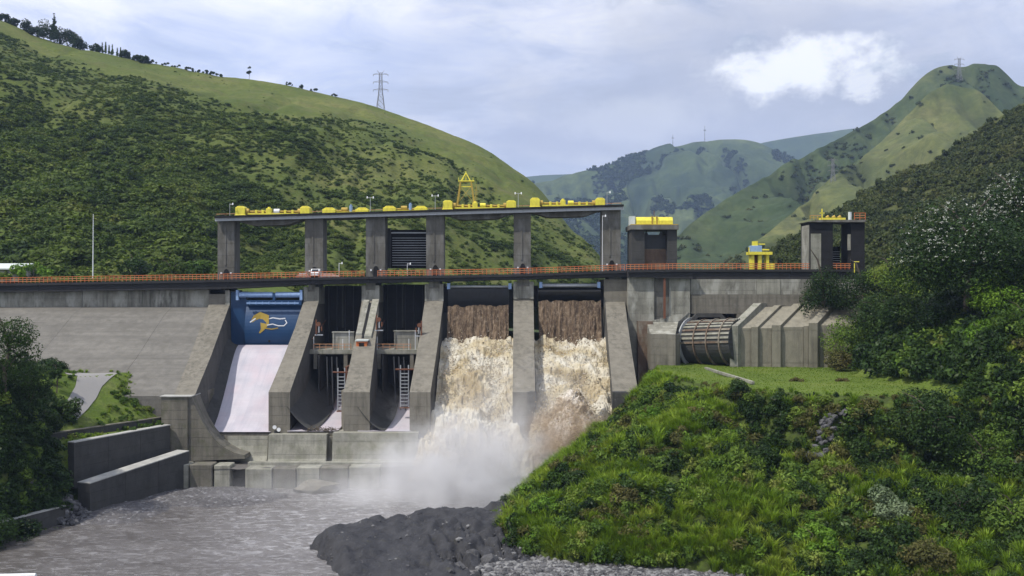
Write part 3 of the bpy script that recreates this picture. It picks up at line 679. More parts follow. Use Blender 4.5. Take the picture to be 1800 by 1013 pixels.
# chute apron of bay one (ogee)
OG = [(198, 21.0), (196, 20.6), (193.5, 19.6), (190, 17.6), (186, 14.9), (182, 12.4), (177.5, 9.9), (174, 8.55), (172.0, 7.9), (171.4, 7.9)]
def og(v, dz=0): # v 0..1 over profile by length
    p = np.array(OG); d = np.concatenate([[0], np.cumsum(np.hypot(*np.diff(p, axis=0).T))]); d /= d[-1]
    return np.interp(v, d, p[:, 0]), np.interp(v, d, p[:, 1])+dz
def ch1(u, v):
    y, z = og(v); xl = -53.0+(198-y)/26*2.5; return (xl+(-40.5-xl)*u, y, z)
grid_surface(ch1, 12, 50, 'chute_apron', M['chute'], dam)
MB().yz([(198, 20.6), (190, 17.2), (182, 12.0), (174, 8.2), (171.6, 7.6), (171.6, 2), (198, 2)], -55.2, -40.4).build('chute_core', M['conc'], dam)
# curved dark surface painting the shadow along the left wall of bay one
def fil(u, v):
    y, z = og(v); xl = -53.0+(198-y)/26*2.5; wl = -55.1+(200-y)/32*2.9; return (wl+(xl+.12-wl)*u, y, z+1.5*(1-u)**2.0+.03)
grid_surface(fil, 8, 50, 'wall_shadow_fillet', M['conc_dark'], dam)

# bays two and three: blank dark gates, catwalk, outlets
def blank_bay(X0, X1, catpx, lowpx, ladpx, idx):
    MB().box(X0+.02, X1-.02, 206, 209, 8, dbot((X0+X1)/2)-.4).build('bay_wall', M['conc_black'], dam)  # shade of the recess is in the wall's black colour
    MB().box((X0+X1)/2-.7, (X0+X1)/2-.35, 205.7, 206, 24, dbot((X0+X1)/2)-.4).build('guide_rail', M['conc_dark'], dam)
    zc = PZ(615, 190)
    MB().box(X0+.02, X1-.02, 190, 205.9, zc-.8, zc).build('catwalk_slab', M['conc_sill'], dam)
    MB().box(X0+.02, X1-.02, 196, 205.9, 8.5, zc-.82).build('outlet_wall', M['conc_black'], dam)  # black colour stands for the shade under the catwalk
    m = MB(); a, b = PX(lowpx[0], 192), PX(lowpx[1], 192); z = PZ(lowpx[2], 192); m.box(a, b, 192, 193.2, zc+.01, z)
    m.box(a, a+.25, 191.8, 192, zc+.01, z-.1); m.box(a-.15, b+.0, 191.75, 193.3, z, z+.18)
    m.build('low_wall', M['conc_pale'], dam)
    for k in range(5):
        xx = X0+.9+(X1-X0-1.8)*k/4; MB().box(xx-.07, xx+.07, 205.55, 205.98, 21, dbot((X0+X1)/2)-.5).build('gate_rib', M['dark_steel'], dam)
    for xx, hh in ((X1-1.0, 3.6), (X0+.8, 2.4), (X1-2.2, 2.0)): MB().cyl((xx, 190.6, zc), (xx, 190.6, zc+hh), .07, n=6).build('standpipe', M['white'], dam)
    MB().cyl((X0+.4, 191, zc+1.9), (X0+.4, 205, zc+5), .10, n=6).build('service_pipe', M['rust'], dam)
    for k in range(3): MB().hexa([(X1-2.4-k*.9, 186, 9.4), (X1-2.2-k*.9, 186, 9.4), (X1-2.2-k*.9, 186.2, 9.4), (X1-2.4-k*.9, 186.2, 9.4), (X1-3.0-k*.9, 188, zc-1.2), (X1-2.8-k*.9, 188, zc-1.2), (X1-2.8-k*.9, 188.2, zc-1.2), (X1-3.0-k*.9, 188.2, zc-1.2)]).build('brace', M['dark_steel'], dam)
    # brackets under slab
    for xx in (X0+1.2, X1-1.6):
        MB().yz([(190.1, zc-.82), (190.1, zc-3.6), (192.5, zc-3.2), (195.9, zc-.82)], xx-.35, xx+.35).build('bracket', M['conc'], dam)
    # side linings, rusty
    MB().box(X1-.35, X1+.0, 182, 195, 9, 18).build('steel_lining', M['rust'], dam)
    MB().box(X0+1.9, X0+2.15, 189, 196, 9.5, zc-1.0).build('steel_lining', M['conc_dark'], dam)
    # floor: pale apron
    def fl(u, v): y = 196-24.5*v; return (X0+(X1-X0)*u, y, 8.0+3.9*(1-v)**1.6+.9*(1-u)**2*(1-v))
    grid_surface(fl, 8, 24, 'outlet_apron', M['chute'], dam)
    MB().yz([(196, 11.4), (184, 8.9), (171.6, 7.8), (171.6, 2), (196, 2)], X0+.01, X1-.01).build('outlet_core', M['conc'], dam)
    # dark surface painting the pier's shadow on the left of the outlet floor
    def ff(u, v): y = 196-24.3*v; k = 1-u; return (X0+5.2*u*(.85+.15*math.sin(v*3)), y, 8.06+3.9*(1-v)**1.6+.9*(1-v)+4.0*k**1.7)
    grid_surface(ff, 10, 24, 'outlet_shadow_fillet', M['conc_dark'], dam)
blank_bay(-37.7, -29.3, None, (585, 622, 585), 0, 0)
blank_bay(-25.9, -17.0, None, (693, 735, 583), 0, 1)
# dark inner shade boxes behind bays four, five, gates' seat
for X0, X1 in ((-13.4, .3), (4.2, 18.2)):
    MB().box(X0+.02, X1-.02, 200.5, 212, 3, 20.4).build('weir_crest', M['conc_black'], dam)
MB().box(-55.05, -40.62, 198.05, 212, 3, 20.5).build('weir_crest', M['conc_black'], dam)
# right hand bulkhead blocks
zt = dbot(24)
m = MB(); m.yz([(197.4, zt), (197.4, 15), (214, 15), (214, zt)], PX(1104, 197.4), PX(1150, 197.4)); m.build('bulkhead_block', M['conc_pale'], dam)
m = MB(); m.box(PX(1150.6, 197.6), PX(1176, 197.6), 197.75, 214, 14, zt); m.build('stained_panel', M['conc_pillar'], dam)
m = MB(); m.yz([(197.3, zt), (197.3, 15), (214, 15), (214, zt)], PX(1176.6, 197.3), PX(1213, 197.3)); m.build('bulkhead_block', M['conc_pale'], dam)
MB().box(PX(1121, 196), PX(1147, 196), 195.6, 197.35, 12, PZ(565, 196)).build('rusty_buttress', M['conc_rust'], dam)
MB().box(PX(1062, 199), PX(1104, 199), 199.5, 214, 5, zt-.4).build('bulkhead_block', M['conc'], dam)
# wedge buttress with chamfered head
xa, xb = PX(1145, 190), PX(1198, 190)
m = MB(); m.xy([(xa, 191), (xb-1.2, 189.5), (xb, 191.5), (xb, 197.2), (xa, 197.2)], 10, PZ(588, 190))
m.build('buttress', M['conc'], dam)
zb = PZ(588, 190)+.02
m = MB(); m.hexa([(xa, 191, zb), (xb-1.2, 189.5, zb), (xb, 197.2, zb), (xa, 197.2, zb), (xa-.0, 196.9, PZ(566, 197)), (PX(1192, 197), 196.9, PZ(566, 197)), (PX(1213, 197), 197.2, PZ(548, 197)), (xa, 197.2, PZ(566, 197))])
m.build('buttress_head', M['conc_pale'], dam)
# right gravity wall, pale strip over a grey band
z17 = PZ(518, 198)
xs = [1213.6, 1229, 1330, 1372, 1560]
for i, (a, b) in enumerate(zip(xs[:-1], xs[1:])):
    MB().box(PX(a, 198)+.03, PX(b, 198)-.03, 198+(.1 if i % 2 else 0), 212, z17+.02, dbot(36)-.02).build('parapet_block', M['conc_pale'] if i != 2 else M['conc_sill'], dam)
XA0, XA1 = PX(1213.6, 198)+.03, PX(1290, 198)
c0 = np.array([PX(1243, 198), PZ(602, 198)]); ro = 6.1; ri = 5.3
def octa(r, cx=c0[0], cz=c0[1], n=8, ph=math.pi/8): return [(cx+r*math.cos(ph+2*math.pi*i/n), cz+r*math.sin(ph+2*math.pi*i/n)) for i in range(n)]
# wall above and right of the arch
MB().box(XA0, PX(1560, 197), 197.6, 212, PZ(552, 197.6), z17).build('wall_block', M['conc'], dam)
MB().box(PX(1296, 197), PX(1560, 197), 197.6, 212, 10, PZ(552, 197.6)-.02).build('wall_block', M['conc'], dam)
MB().box(PX(1196, 197), PX(1296, 197)-.02, 205, 212, 10, PZ(552, 197.6)-.02).build('tunnel_back', M['black'], dam)
o1 = octa(ro, ); o2 = octa(ri)
m = MB()
for i in range(8):
    j = (i+1) % 8
    m.hexa([(o2[i][0], 196.2, o2[i][1]), (o1[i][0], 196.2, o1[i][1]), (o1[i][0], 203, o1[i][1]), (o2[i][0], 203, o2[i][1]),
            (o2[j][0], 196.2, o2[j][1]), (o1[j][0], 196.2, o1[j][1]), (o1[j][0], 203, o1[j][1]), (o2[j][0], 203, o2[j][1])])
m.build('octagonal_portal', M['conc_dark'], dam)

# flip bucket sill and lower weir
sill = empty('bucket_sill', (0, 170, 0), label='pale stained concrete sill closing the foot of the dry spillway bays', cat='sill')
def sill_block(pxa, pxb, yt, D, zb=2.6, mat='conc_sill', bulge=.0, name='sill_block'):
    X0, X1 = PX(pxa, D), PX(pxb, D); z = PZ(yt, D)
    m = MB(); m.yz([(D, z), (D-.1, z-1.6), (D-.5-bulge, zb+1.2), (D-1.4-bulge, zb), (D+6, zb), (D+6, z-.2), (D+.8, z-.02)], X0, X1); m.build(name, M[mat], sill)
sill_block(400, 471, 767, 171.3, 2.8, 'conc_sill')
sill_block(472, 574, 764, 169.6); MB().box(PX(574.5, 170), PX(584, 170), 170.6, 176, 2.6, 7.2).build('sill_joint', M['conc_low'], sill)
sill_block(584.5, 735, 761.5, 169.3)
MB().box(PX(735.5, 170), PX(742, 170), 168.6, 176, 1.0, 7.0).build('sill_end', M['conc_low'], sill)
tw = empty('training_wall', (0, 168, 0), label='curved grey concrete training wall left of the white chute', cat='retaining wall')
D = 167.6
pl = [(287, 698), (338, 697), (346, 718), (355, 738), (366, 757), (380, 774), (396, 787), (412, 795), (430, 800), (432, 806), (300, 812), (296, 790)]
MB().xz([(PX(a, D), PZ(b, D)) for a, b in pl][::-1], 167.3, 171.6).build('curved_wall', M['conc_low'], tw)
MB().box(PX(287, 168), PX(333, 168), 167.0, 182, 3, PZ(697, 167.6)-.05).build('wall_block', M['conc_low'], tw)
MB().box(PX(285, 168), PX(340, 168), 166.8, 172, PZ(697, 167.6)-.03, PZ(697, 167.6)+.12).build('wall_cap', M['conc_top'], tw)
# mud apron between sill and lower weir
def mudz(X, Y): return 3.15+.35*fbm(X/3, Y/3, 4, 71)
V, F = grid(-55, -14, 163.3, 173, .5, mudz)
tag(mesh_np('apron_ground', V, F, plain('wet mud', (0.12, 0.11, 0.10), .6, dirt=.5), smooth=True), kind='structure')
lw = empty('lower_weir', (0, 164, 0), label='low broken concrete weir of squared blocks at the water line', cat='weir')
for a, b, yt, dd, mt in ((311, 331, 817, 163.3, 'conc_sill'), (332.5, 373, 817, 163.2, 'conc_low'), (376, 404.5, 818, 163.4, 'conc_sill'), (431, 478, 824, 162.9, 'conc_sill'),
                         (480, 520, 824, 163.0, 'conc_low'), (521, 562, 822, 163.2, 'conc_sill'), (563, 612, 822, 163.1, 'conc_low'), (613, 668, 821, 163.3, 'conc_sill'), (669, 735, 820, 163.2, 'conc_low')):
    MB().box(PX(a, dd), PX(b, dd), dd, dd+3.0, -2, PZ(yt, dd)).build('weir_block', M[mt], lw, bevel=.12)
MB().box(PX(404.5, 164), PX(431, 164), 165, 167, -2, 3.0).build('weir_core', M['conc_black'], lw)
MB().box(PX(373.1, 164), PX(376, 164), 164, 166.5, -2, 3.0).build('weir_core', M['conc_black'], lw)
MB().box(PX(430, 164), PX(735, 164), 165.95, 167.2, 2.4, PZ(815, 165)).build('weir_ledge', M['conc_sill'], lw)

# left retaining walls
def rwall(name, pts, top, bot, th, label, mat='conc_dark', cap='conc_top'):
    e = empty(name, (pts[0][0], pts[0][1], bot[0]), label=label, cat='retaining wall', group='retaining walls of the left bank')
    a = np.array(pts[0], float); b = np.array(pts[1], float); d = (b-a)/np.linalg.norm(b-a); n = np.array([-d[1], d[0]])*th
    def pt(p, z): return (p[0], p[1], z)
    k = max(1, int(np.linalg.norm(b-a)//6))
    for i in range(k):
        p = a+(b-a)*i/k+d*.02; q = a+(b-a)*(i+1)/k-d*.02; z0 = top[0]+(top[1]-top[0])*i/k; z1 = top[0]+(top[1]-top[0])*(i+1)/k; c0_ = bot[0]+(bot[1]-bot[0])*i/k; c1 = bot[0]+(bot[1]-bot[0])*(i+1)/k
        MB().hexa([pt(p, c0_), pt(q, c1), pt(q+n, c1), pt(p+n, c0_), pt(p, z0-.14), pt(q, z1-.14), pt(q+n, z1-.14), pt(p+n, z0-.14)]).build('wall_panel', M[mat], e)
    n2 = n/np.linalg.norm(n)*.06
    MB().hexa([pt(a-n2, top[0]-.14), pt(b-n2, top[1]-.14), pt(b+n+n2, top[1]-.14), pt(a+n+n2, top[0]-.14), pt(a-n2, top[0]), pt(b-n2, top[1]), pt(b+n+n2, top[1]), pt(a+n+n2, top[0])]).build('coping', M[cap], e)
    return e
rwall('retaining_wall', [(PX(158, 144.5), 144.5), (PX(332, 164.5), 164.5)], (4.5, 5.9), (-2, -2), 2.2, 'lowest dark retaining wall on the left bank, standing in the river gravel')
rwall('retaining_wall', [(PX(130, 147.6), 147.6), (PX(299, 166.5), 166.5)], (9.8, 9.8), (3, 4), 1.2, 'tall middle dark retaining wall streaked with damp, above the lowest wall')
rwall('retaining_wall', [(PX(88, 150), 150), (PX(286, 168.5), 168.5)], (10.7, 10.8), (9, 9), .8, 'low topmost retaining wall below the grass slope', cap='conc_low')
rwall('retaining_wall', [(PX(-60, 124), 124), (PX(115, 139), 139)], (2.6, 2.5), (-2, -2), .7, 'low river wall at the left below the dark trees')

# gravel road on the left bank
def drape(poly_l, poly_r, H, n, name, mat, dz=.08):
    V = []
    for i in range(n):
        t = i/(n-1)
        for w in np.linspace(0, 1, 6):
            l = np.array([np.interp(t, np.linspace(0, 1, len(poly_l)), [p[k] for p in poly_l]) for k in (0, 1)]); r = np.array([np.interp(t, np.linspace(0, 1, len(poly_r)), [p[k] for p in poly_r]) for k in (0, 1)])
            p = l+(r-l)*w; V.append((p[0], p[1], float(H(np.array([p[0]]), np.array([p[1]]))[0])+dz))
    idx = np.arange(n*6).reshape(n, 6); F = np.stack([idx[:-1, :-1], idx[:-1, 1:], idx[1:, 1:], idx[1:, :-1]], -1).reshape(-1, 4)
    o = mesh_np(name, V, F, mat, smooth=True); tag(o, kind='structure'); return o
rd = plain('pale gravel', (0.23, 0.225, 0.22), .95, dirt=.5, scale=.8, dirtc=(.25, .24, .22))
drape([(-76.5, 174.5), (-74.5, 171.5), (-71.2, 168), (-69.9, 164), (-69.3, 160), (-69.4, 156)], [(-67.0, 175), (-67.2, 171.5), (-67.3, 168), (-66.6, 164), (-66.4, 160), (-66.6, 156)], Hleft, 24, 'gravel_path', rd, .12)

# ------------------------------------------------------------------ gate gantry over the spillway
gb = empty('gate_gantry', (0, 203, 34), label='high concrete service bridge on six pillars above the spillway gates', cat='bridge')
PT = lambda px: 380+(360-380)*(px-385)/(1090-385)
PIL = [(382.5, 412), (536, 568), (643, 677), (749, 780), (903, 933), (1058, 1091)]
PD = 203.0
for i, (a, b) in enumerate(PIL):
    X0, X1 = PX(a, PD), PX(b, PD); xm = (a+b)/2; zt = PZ(PT(xm)+6, PD); zb = dtop(PX(xm, YF))
    m = MB(); m.box(X0, X1, PD, PD+4.2, zb, zt); m.box(X0+1.35, X0+1.7, PD-.12, PD, zb+3.0, zt-.4)
    pl_o = m.build('pillar', M['conc_pillar'], gb)
    d = MB(); dx = (X0+X1)/2+.1
    d.xz([(dx-.5, zb), (dx-.5, zb+1.7), (dx-.3, zb+2.15), (dx, zb+2.3), (dx+.3, zb+2.15), (dx+.5, zb+1.7), (dx+.5, zb)], PD-.16, PD-.02); d.build('doorway', M['black'], pl_o)
    for s in (-1, 1):
        MB().box(dx+s*.95-.14, dx+s*.95+.14, PD-.4, PD, zb+1.25, zb+1.6).build('wall_lamp', M['white'], pl_o)
# platform: slab, edge beam, bellied girders
def plat(px, dy=0): return PZ(PT(px)+dy, PD-1)
edges = [378, 552, 660, 765, 918, 1096]
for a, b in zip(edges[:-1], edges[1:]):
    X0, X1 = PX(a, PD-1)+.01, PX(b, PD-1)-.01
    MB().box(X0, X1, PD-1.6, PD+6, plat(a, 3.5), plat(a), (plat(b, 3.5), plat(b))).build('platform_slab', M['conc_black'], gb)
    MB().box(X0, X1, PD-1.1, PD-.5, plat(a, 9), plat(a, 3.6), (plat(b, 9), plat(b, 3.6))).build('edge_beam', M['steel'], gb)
for k, (a, b) in enumerate([(412, 536), (568, 643), (677, 749), (780, 903), (933, 1058)]):
    belly = 9 if k in (0, 3, 4) else 1.5
    for yy in (PD+.3, PD+3.2):
        m = MB(); n = 14; top = []; bot = []
        for i in range(n+1):
            t = i/n; p = a+(b-a)*t; s = min(1, min(t, 1-t)/.28); s = s*s*(3-2*s)
            top.append((PX(p, PD), plat(p, 4))); bot.append((PX(p, PD), plat(p, 9+belly*s)))
        for i in range(n):
            m.hexa([(bot[i][0], yy, bot[i][1]), (bot[i+1][0], yy, bot[i+1][1]), (bot[i+1][0], yy+.8, bot[i+1][1]), (bot[i][0], yy+.8, bot[i][1]),
                    (top[i][0], yy, top[i][1]), (top[i+1][0], yy, top[i+1][1]), (top[i+1][0], yy+.8, top[i+1][1]), (top[i][0], yy+.8, top[i][1])])
        m.build('girder', M['conc_pillar'], gb)
# low railing of the platform and small gear at its ends
def railing(name, pa, pb, D, ztop, label, hgt=1.15, step=1.0, mat='orange', rails=3, group='orange railings', th=.045, flat=.0):
    X0, X1 = PX(pa, D), PX(pb, D); e = empty(name, (X0, D, ztop(X0)), label=label, cat='railing', group=group)
    n = max(2, int((X1-X0)/step)); first = None
    for i in range(n+1):
        X = X0+(X1-X0)*i/n; z = ztop(X)
        if first is None:
            first = MB().box(X-th, X+th, D-th, D+th, z, z+hgt).build('post', M[mat], e)
        else:
            c = first.copy(); col.objects.link(c); c.parent = e; c.location = (X-X0, 0, z-ztop(X0))
    for k in range(rails):
        m = MB(); zz = hgt*(k+1)/rails; seg = max(1, int((X1-X0)/8))
        for i in range(seg):
            a = X0+(X1-X0)*i/seg; b = X0+(X1-X0)*(i+1)/seg
            m.box(a, b, D-th*.8, D+th*.8, ztop(a)+zz-.11, ztop(a)+zz+.0, (ztop(b)+zz-.11, ztop(b)+zz))
        m.build('rail', M['orange_pale' if k % 2 else mat], e)
    return e
rl = lambda X: dtop(X)+.12
railing('deck_railing', -120, 382, 198.5, rl, 'orange railing along the dam crest left of the gantry pillars', step=.8)
railing('deck_railing', 386, 640, 198.5, rl, 'orange railing behind the white pickup between the first gantry pillars', step=.8)
railing('deck_railing', 664, 1098, 198.5, rl, 'orange railing over the two running spillways', step=.8)
railing('deck_railing', 1101, 1212, 196.3, rl, 'orange railing in front of the yellow topped intake tower', step=.8)
railing('deck_railing', 1214, 1500, 198.5, rl, 'orange railing along the right crest below the green machine hill', step=.8)
pr = lambda X: PZ(PT(px_of(X, 201.6)), 201.6)
railing('platform_railing', 380, 1092, 208.6, lambda X: PZ(PT(px_of(X, 208.6))+.5, 201.6)+.0, 'thin rusty railing behind the yellow hoists on the service bridge', hgt=1.0, step=2.0, mat='rust', rails=2, th=.035)

# ------------------------------------------------------------------ hoists
def hoist(px0, px1, kind, label):
    D = 203.5; zf = lambda px: PZ(PT(px), 201.6)+.0
    z0 = zf((px0+px1)/2); X0, X1 = PX(px0, D), PX(px1, D)
    e = empty('gate_hoist', ((X0+X1)/2, D, z0), label=label, cat='gate hoist', group='yellow gate hoists on the service bridge')
    zb = z0-.25; L_ = X1-X0
    if kind == 'A':
        for s, xa in ((0, X0), (1, X1-1.9)):
            m = MB(); m.box(xa, xa+1.9, D-1, D+1.4, zb+.25, zb+1.75); m.box(xa-.15, xa+2.05, D-1.1, D+1.5, zb, zb+.3)
            m.xz([(xa+.1, zb+1.75), (xa+1.8, zb+1.75), (xa+1.5, zb+2.0), (xa+.4, zb+2.0)][::-1], D-.9, D+1.3)
            db = m.build('drum_box', M['yellow'], e, bevel=.06)
            g = MB(); g.cyl((xa+(1.95 if s == 0 else -.6), D, zb+.9), (xa+(2.5 if s == 0 else -.05), D, zb+.9), .65, n=14); g.build('gear', M['yellow_dark'], db)
        m = MB(); m.cyl((X0+2.4, D, zb+.95), (X0+L_*.5-.6, D, zb+.95), .22, n=10); m.build('drive_shaft', M['yellow_dark'], e)
        m = MB(); m.cyl((X0+L_*.5+1.2, D, zb+.95), (X1-2.4, D, zb+.95), .22, n=10); m.build('drive_shaft', M['yellow_dark'], e)
        for fx in (.27, .36, .66, .76):
            xx = X0+L_*fx; MB().box(xx-.22, xx+.22, D-.45, D+.5, zb+.3, zb+1.25).build('bearing_block', M['yellow'], e, bevel=.04)
        MB().box(X0+2.3, X1-2.3, D-.62, D-.52, zb+.34, zb+.62).build('side_guard', M['yellow'], e)
        m = MB(); m.box(X0+2.2, X1-2.2, D-.5, D+.6, zb, zb+.42); m.build('bedplate', M['yellow_dark'], e)
        c = (X0+X1)/2
        m = MB(); m.box(c-1.4, c-.4, D-.6, D+.7, zb+.3, zb+1.55); m.cyl((c-.9, D, zb+1.5), (c-.9, D, zb+1.85), .3, n=10); m.build('gearbox', M['yellow'], e, bevel=.05)
        m = MB(); m.cyl((c+.1, D, zb+1.0), (c+1.2, D, zb+1.0), .5, n=14); m.box(c+.2, c+1.1, D-.4, D+.4, zb+.3, zb+.7); m.build('motor', M['white' if px0 < 600 else 'yellow'], e)
    else:
        for xa, w in ((X0, 2.6), (X1-2.6, 2.6)):
            m = MB(); m.box(xa, xa+w, D-1, D+1.3, zb+.1, zb+.95)
            m.xz([(xa+.15, zb+.95), (xa+w-.15, zb+.95), (xa+w-.6, zb+1.3), (xa+.6, zb+1.3)][::-1], D-.8, D+1.1); m.build('gear_housing', M['yellow'], e, bevel=.05)
        m = MB(); m.cyl((X0+2.6, D, zb+.7), (X1-2.6, D, zb+.7), .18, n=8); m.build('drive_shaft', M['yellow_dark'], e)
        MB().box(X0+2.65, X1-2.65, D-.7, D-.5, zb+.05, zb+.50).build('side_guard', M['yellow'], e)
        c = X0+L_*.5
        m = MB(); m.cyl((c-.9, D, zb+.9), (c+.3, D, zb+.9), .48, n=14); m.box(c-.9, c+.4, D-.5, D+.5, zb, zb+.55); m.build('motor', M['yellow_dark'], e)
        m = MB(); m.cyl((c+.95, D, zb), (c+.95, D, zb+1.75), .32, n=12); m.cyl((c+.95, D, zb+1.75), (c+.95, D, zb+1.95), .18, n=10); m.build('oil_tank', M['bluelight'], e)
    return e
hoist(416, 546, 'A', 'leftmost long yellow gate hoist with a drum box at each end')
hoist(568, 649, 'B', 'low yellow hoist with a pale blue tank, right of the leftmost hoist')
hoist(674, 752, 'B', 'low yellow hoist just left of the a-frame lifting tower')
hoist(779, 907, 'A', 'long yellow hoist standing under the a-frame lifting tower')
hoist(932, 1063, 'A', 'rightmost long yellow gate hoist against the far mountain')

def bars(m, segs, r):
    for a, b in segs: m.cyl(a, b, r, n=6)
def aframe():
    D = 204.5; z0 = PZ(PT(820), 201.6)-.1; cx = PX(819, D)
    e = empty('lifting_frame', (cx, D, z0), label='tall yellow a-frame lifting tower rising above the service bridge', cat='lifting frame')
    zt = PZ(320, D); za = PZ(304, D)
    for sx in (-1, 1):
        for dy in (-.9, .9):
            MB().hexa([(cx+sx*1.9-.16, D+dy-.16, z0), (cx+sx*1.9+.16, D+dy-.16, z0), (cx+sx*1.9+.16, D+dy+.16, z0), (cx+sx*1.9-.16, D+dy+.16, z0),
                       (cx+sx*1.05-.14, D+dy*.8-.14, zt), (cx+sx*1.05+.14, D+dy*.8-.14, zt), (cx+sx*1.05+.14, D+dy*.8+.14, zt), (cx+sx*1.05-.14, D+dy*.8+.14, zt)]).build('leg', M['yellow_dark'], e)
    m = MB(); m.box(cx-1.5, cx+1.7, D-.9, D+.9, zt, zt+.22); m.box(cx-1.2, cx+1.2, D-.7, D-.5, zt-1.1, zt-.9)
    for s in (-1, 1): m.cyl((cx+s*1.45, D-.8, zt), (cx+s*1.45, D-.8, zt+.8), .05, n=6)
    m.build('top_platform', M['yellow'], e)
    m = MB(); bars(m, [((cx-1.0, D-.6, zt), (cx, D, za)), ((cx+1.0, D-.6, zt), (cx, D, za)), ((cx-1.0, D+.6, zt), (cx, D, za)), ((cx+1.0, D+.6, zt), (cx, D, za)), ((cx, D, zt), (cx, D, za+.3))], .09); m.build('apex_bars', M['yellow'], e)
    m = MB(); bars(m, [((cx+1.9, D-.9, z0), (cx+2.1, D-.9, zt-.5))], .05)
    for k in range(9): m.box(cx+1.7, cx+2.4, D-.95, D-.88, z0+.5+k*.42, z0+.56+k*.42)
    bars(m, [((cx-1.6, D-.8, z0+1.4), (cx+1.2, D-.7, zt-.8)), ((cx+1.6, D-.8, z0+1.4), (cx-1.2, D-.7, zt-.8))], .045)
    m.build('ladder', M['yellow_dark'], e)
aframe()

def lamp(px, D, z0, h, label, twin=True, mat='steel', group='lamp posts on the dam'):
    X = PX(px, D); e = empty('lamp_post', (X, D, z0), label=label, cat='lamp post', group=group)
    MB().cyl((X, D, z0), (X, D, z0+h), .06, .045, n=8).build('pole', M[mat], e)
    m = MB(); m.cyl((X-(.55 if twin else 0), D, z0+h-.1), (X+.55, D, z0+h-.1), .045, n=6); arm_o = m.build('arm', M[mat], e)
    for s in ((-1, 1) if twin else (1,)):
        MB().cyl((X+s*.6, D-.1, z0+h-.25), (X+s*.6, D, z0+h+.15), .13, .10, n=10).build('lamp_head', M['white'], arm_o)
zp = lambda px: PZ(PT(px), 201.6)
lamp(404, 202.0, zp(404), 2.4, 'short lamp post at the left end of the service bridge', False)
lamp(651, 202.0, zp(651), 2.9, 'twin lamp post over the third gantry pillar, right of the low hoist with tank')
lamp(765, 202.0, zp(765), 2.9, 'twin lamp post over the fourth gantry pillar, left of the a-frame')
lamp(911, 202.0, zp(911), 2.9, 'twin lamp post over the fifth gantry pillar')
lamp(1067, 202.0, zp(1067), 2.6, 'plain pole at the right end of the service bridge', False)
lamp(596, 200.0, dtop(PX(596, 200)), 2.9, 'pale post on the road deck right of the white pickup', False, 'white')
lamp(716, 200.0, dtop(PX(716, 200)), 2.6, 'pale post on the road deck in front of the slatted stoplog frame', False, 'white')
lamp(1059, 200.0, dtop(PX(1059, 200)), 11.0, 'tall thin white pole beside the last gantry pillar', False, 'white')
def mast():
    D = 222; X = PX(163, D); z = 30; e = empty('radio_mast', (X, D, z), label='tall thin white pole standing before the wooded hill at the left', cat='pole')
    MB().cyl((X, D, z), (X+.12, D, PZ(376, D)), .16, .07, n=8).build('shaft', M['white'], e)
    MB().box(X-.4, X+.4, D-.4, D+.4, z, z+2.2).build('footing', M['conc'], e)
mast()

# slatted stoplog frame between pillars three and four
def stoplog():
    D = 207.2; X0, X1 = PX(679, D), PX(750, D); z0 = PZ(472, D); z1 = PZ(404, D)
    e = empty('stoplog_frame', ((X0+X1)/2, D, z0), label='dark slatted stoplog frame hanging between two gantry pillars', cat='stoplog')
    MB().box(X0, X1, D+.3, D+.8, z0, z1).build('back_panel', M['black'], e)
    MB().box(X0, X0+.9, D-.1, D+.29, z0, z1+.3).build('side_guide', M['dark_steel'], e)
    MB().box(X0+1.0, X1, D-.1, D+.29, z1-.75, z1-.5).build('head_beam', M['steel'], e)
    f = None; n = 12
    for i in range(n):
        z = z0+.6+i*.50
        if f is None: f = MB().box(X0+1.2, X1-.1, D+.0, D+.22, z, z+.10).build('slat', M['steel'], e)
        else:
            c = f.copy(); col.objects.link(c); c.parent = e; c.location = (0, 0, .50*i)
stoplog()

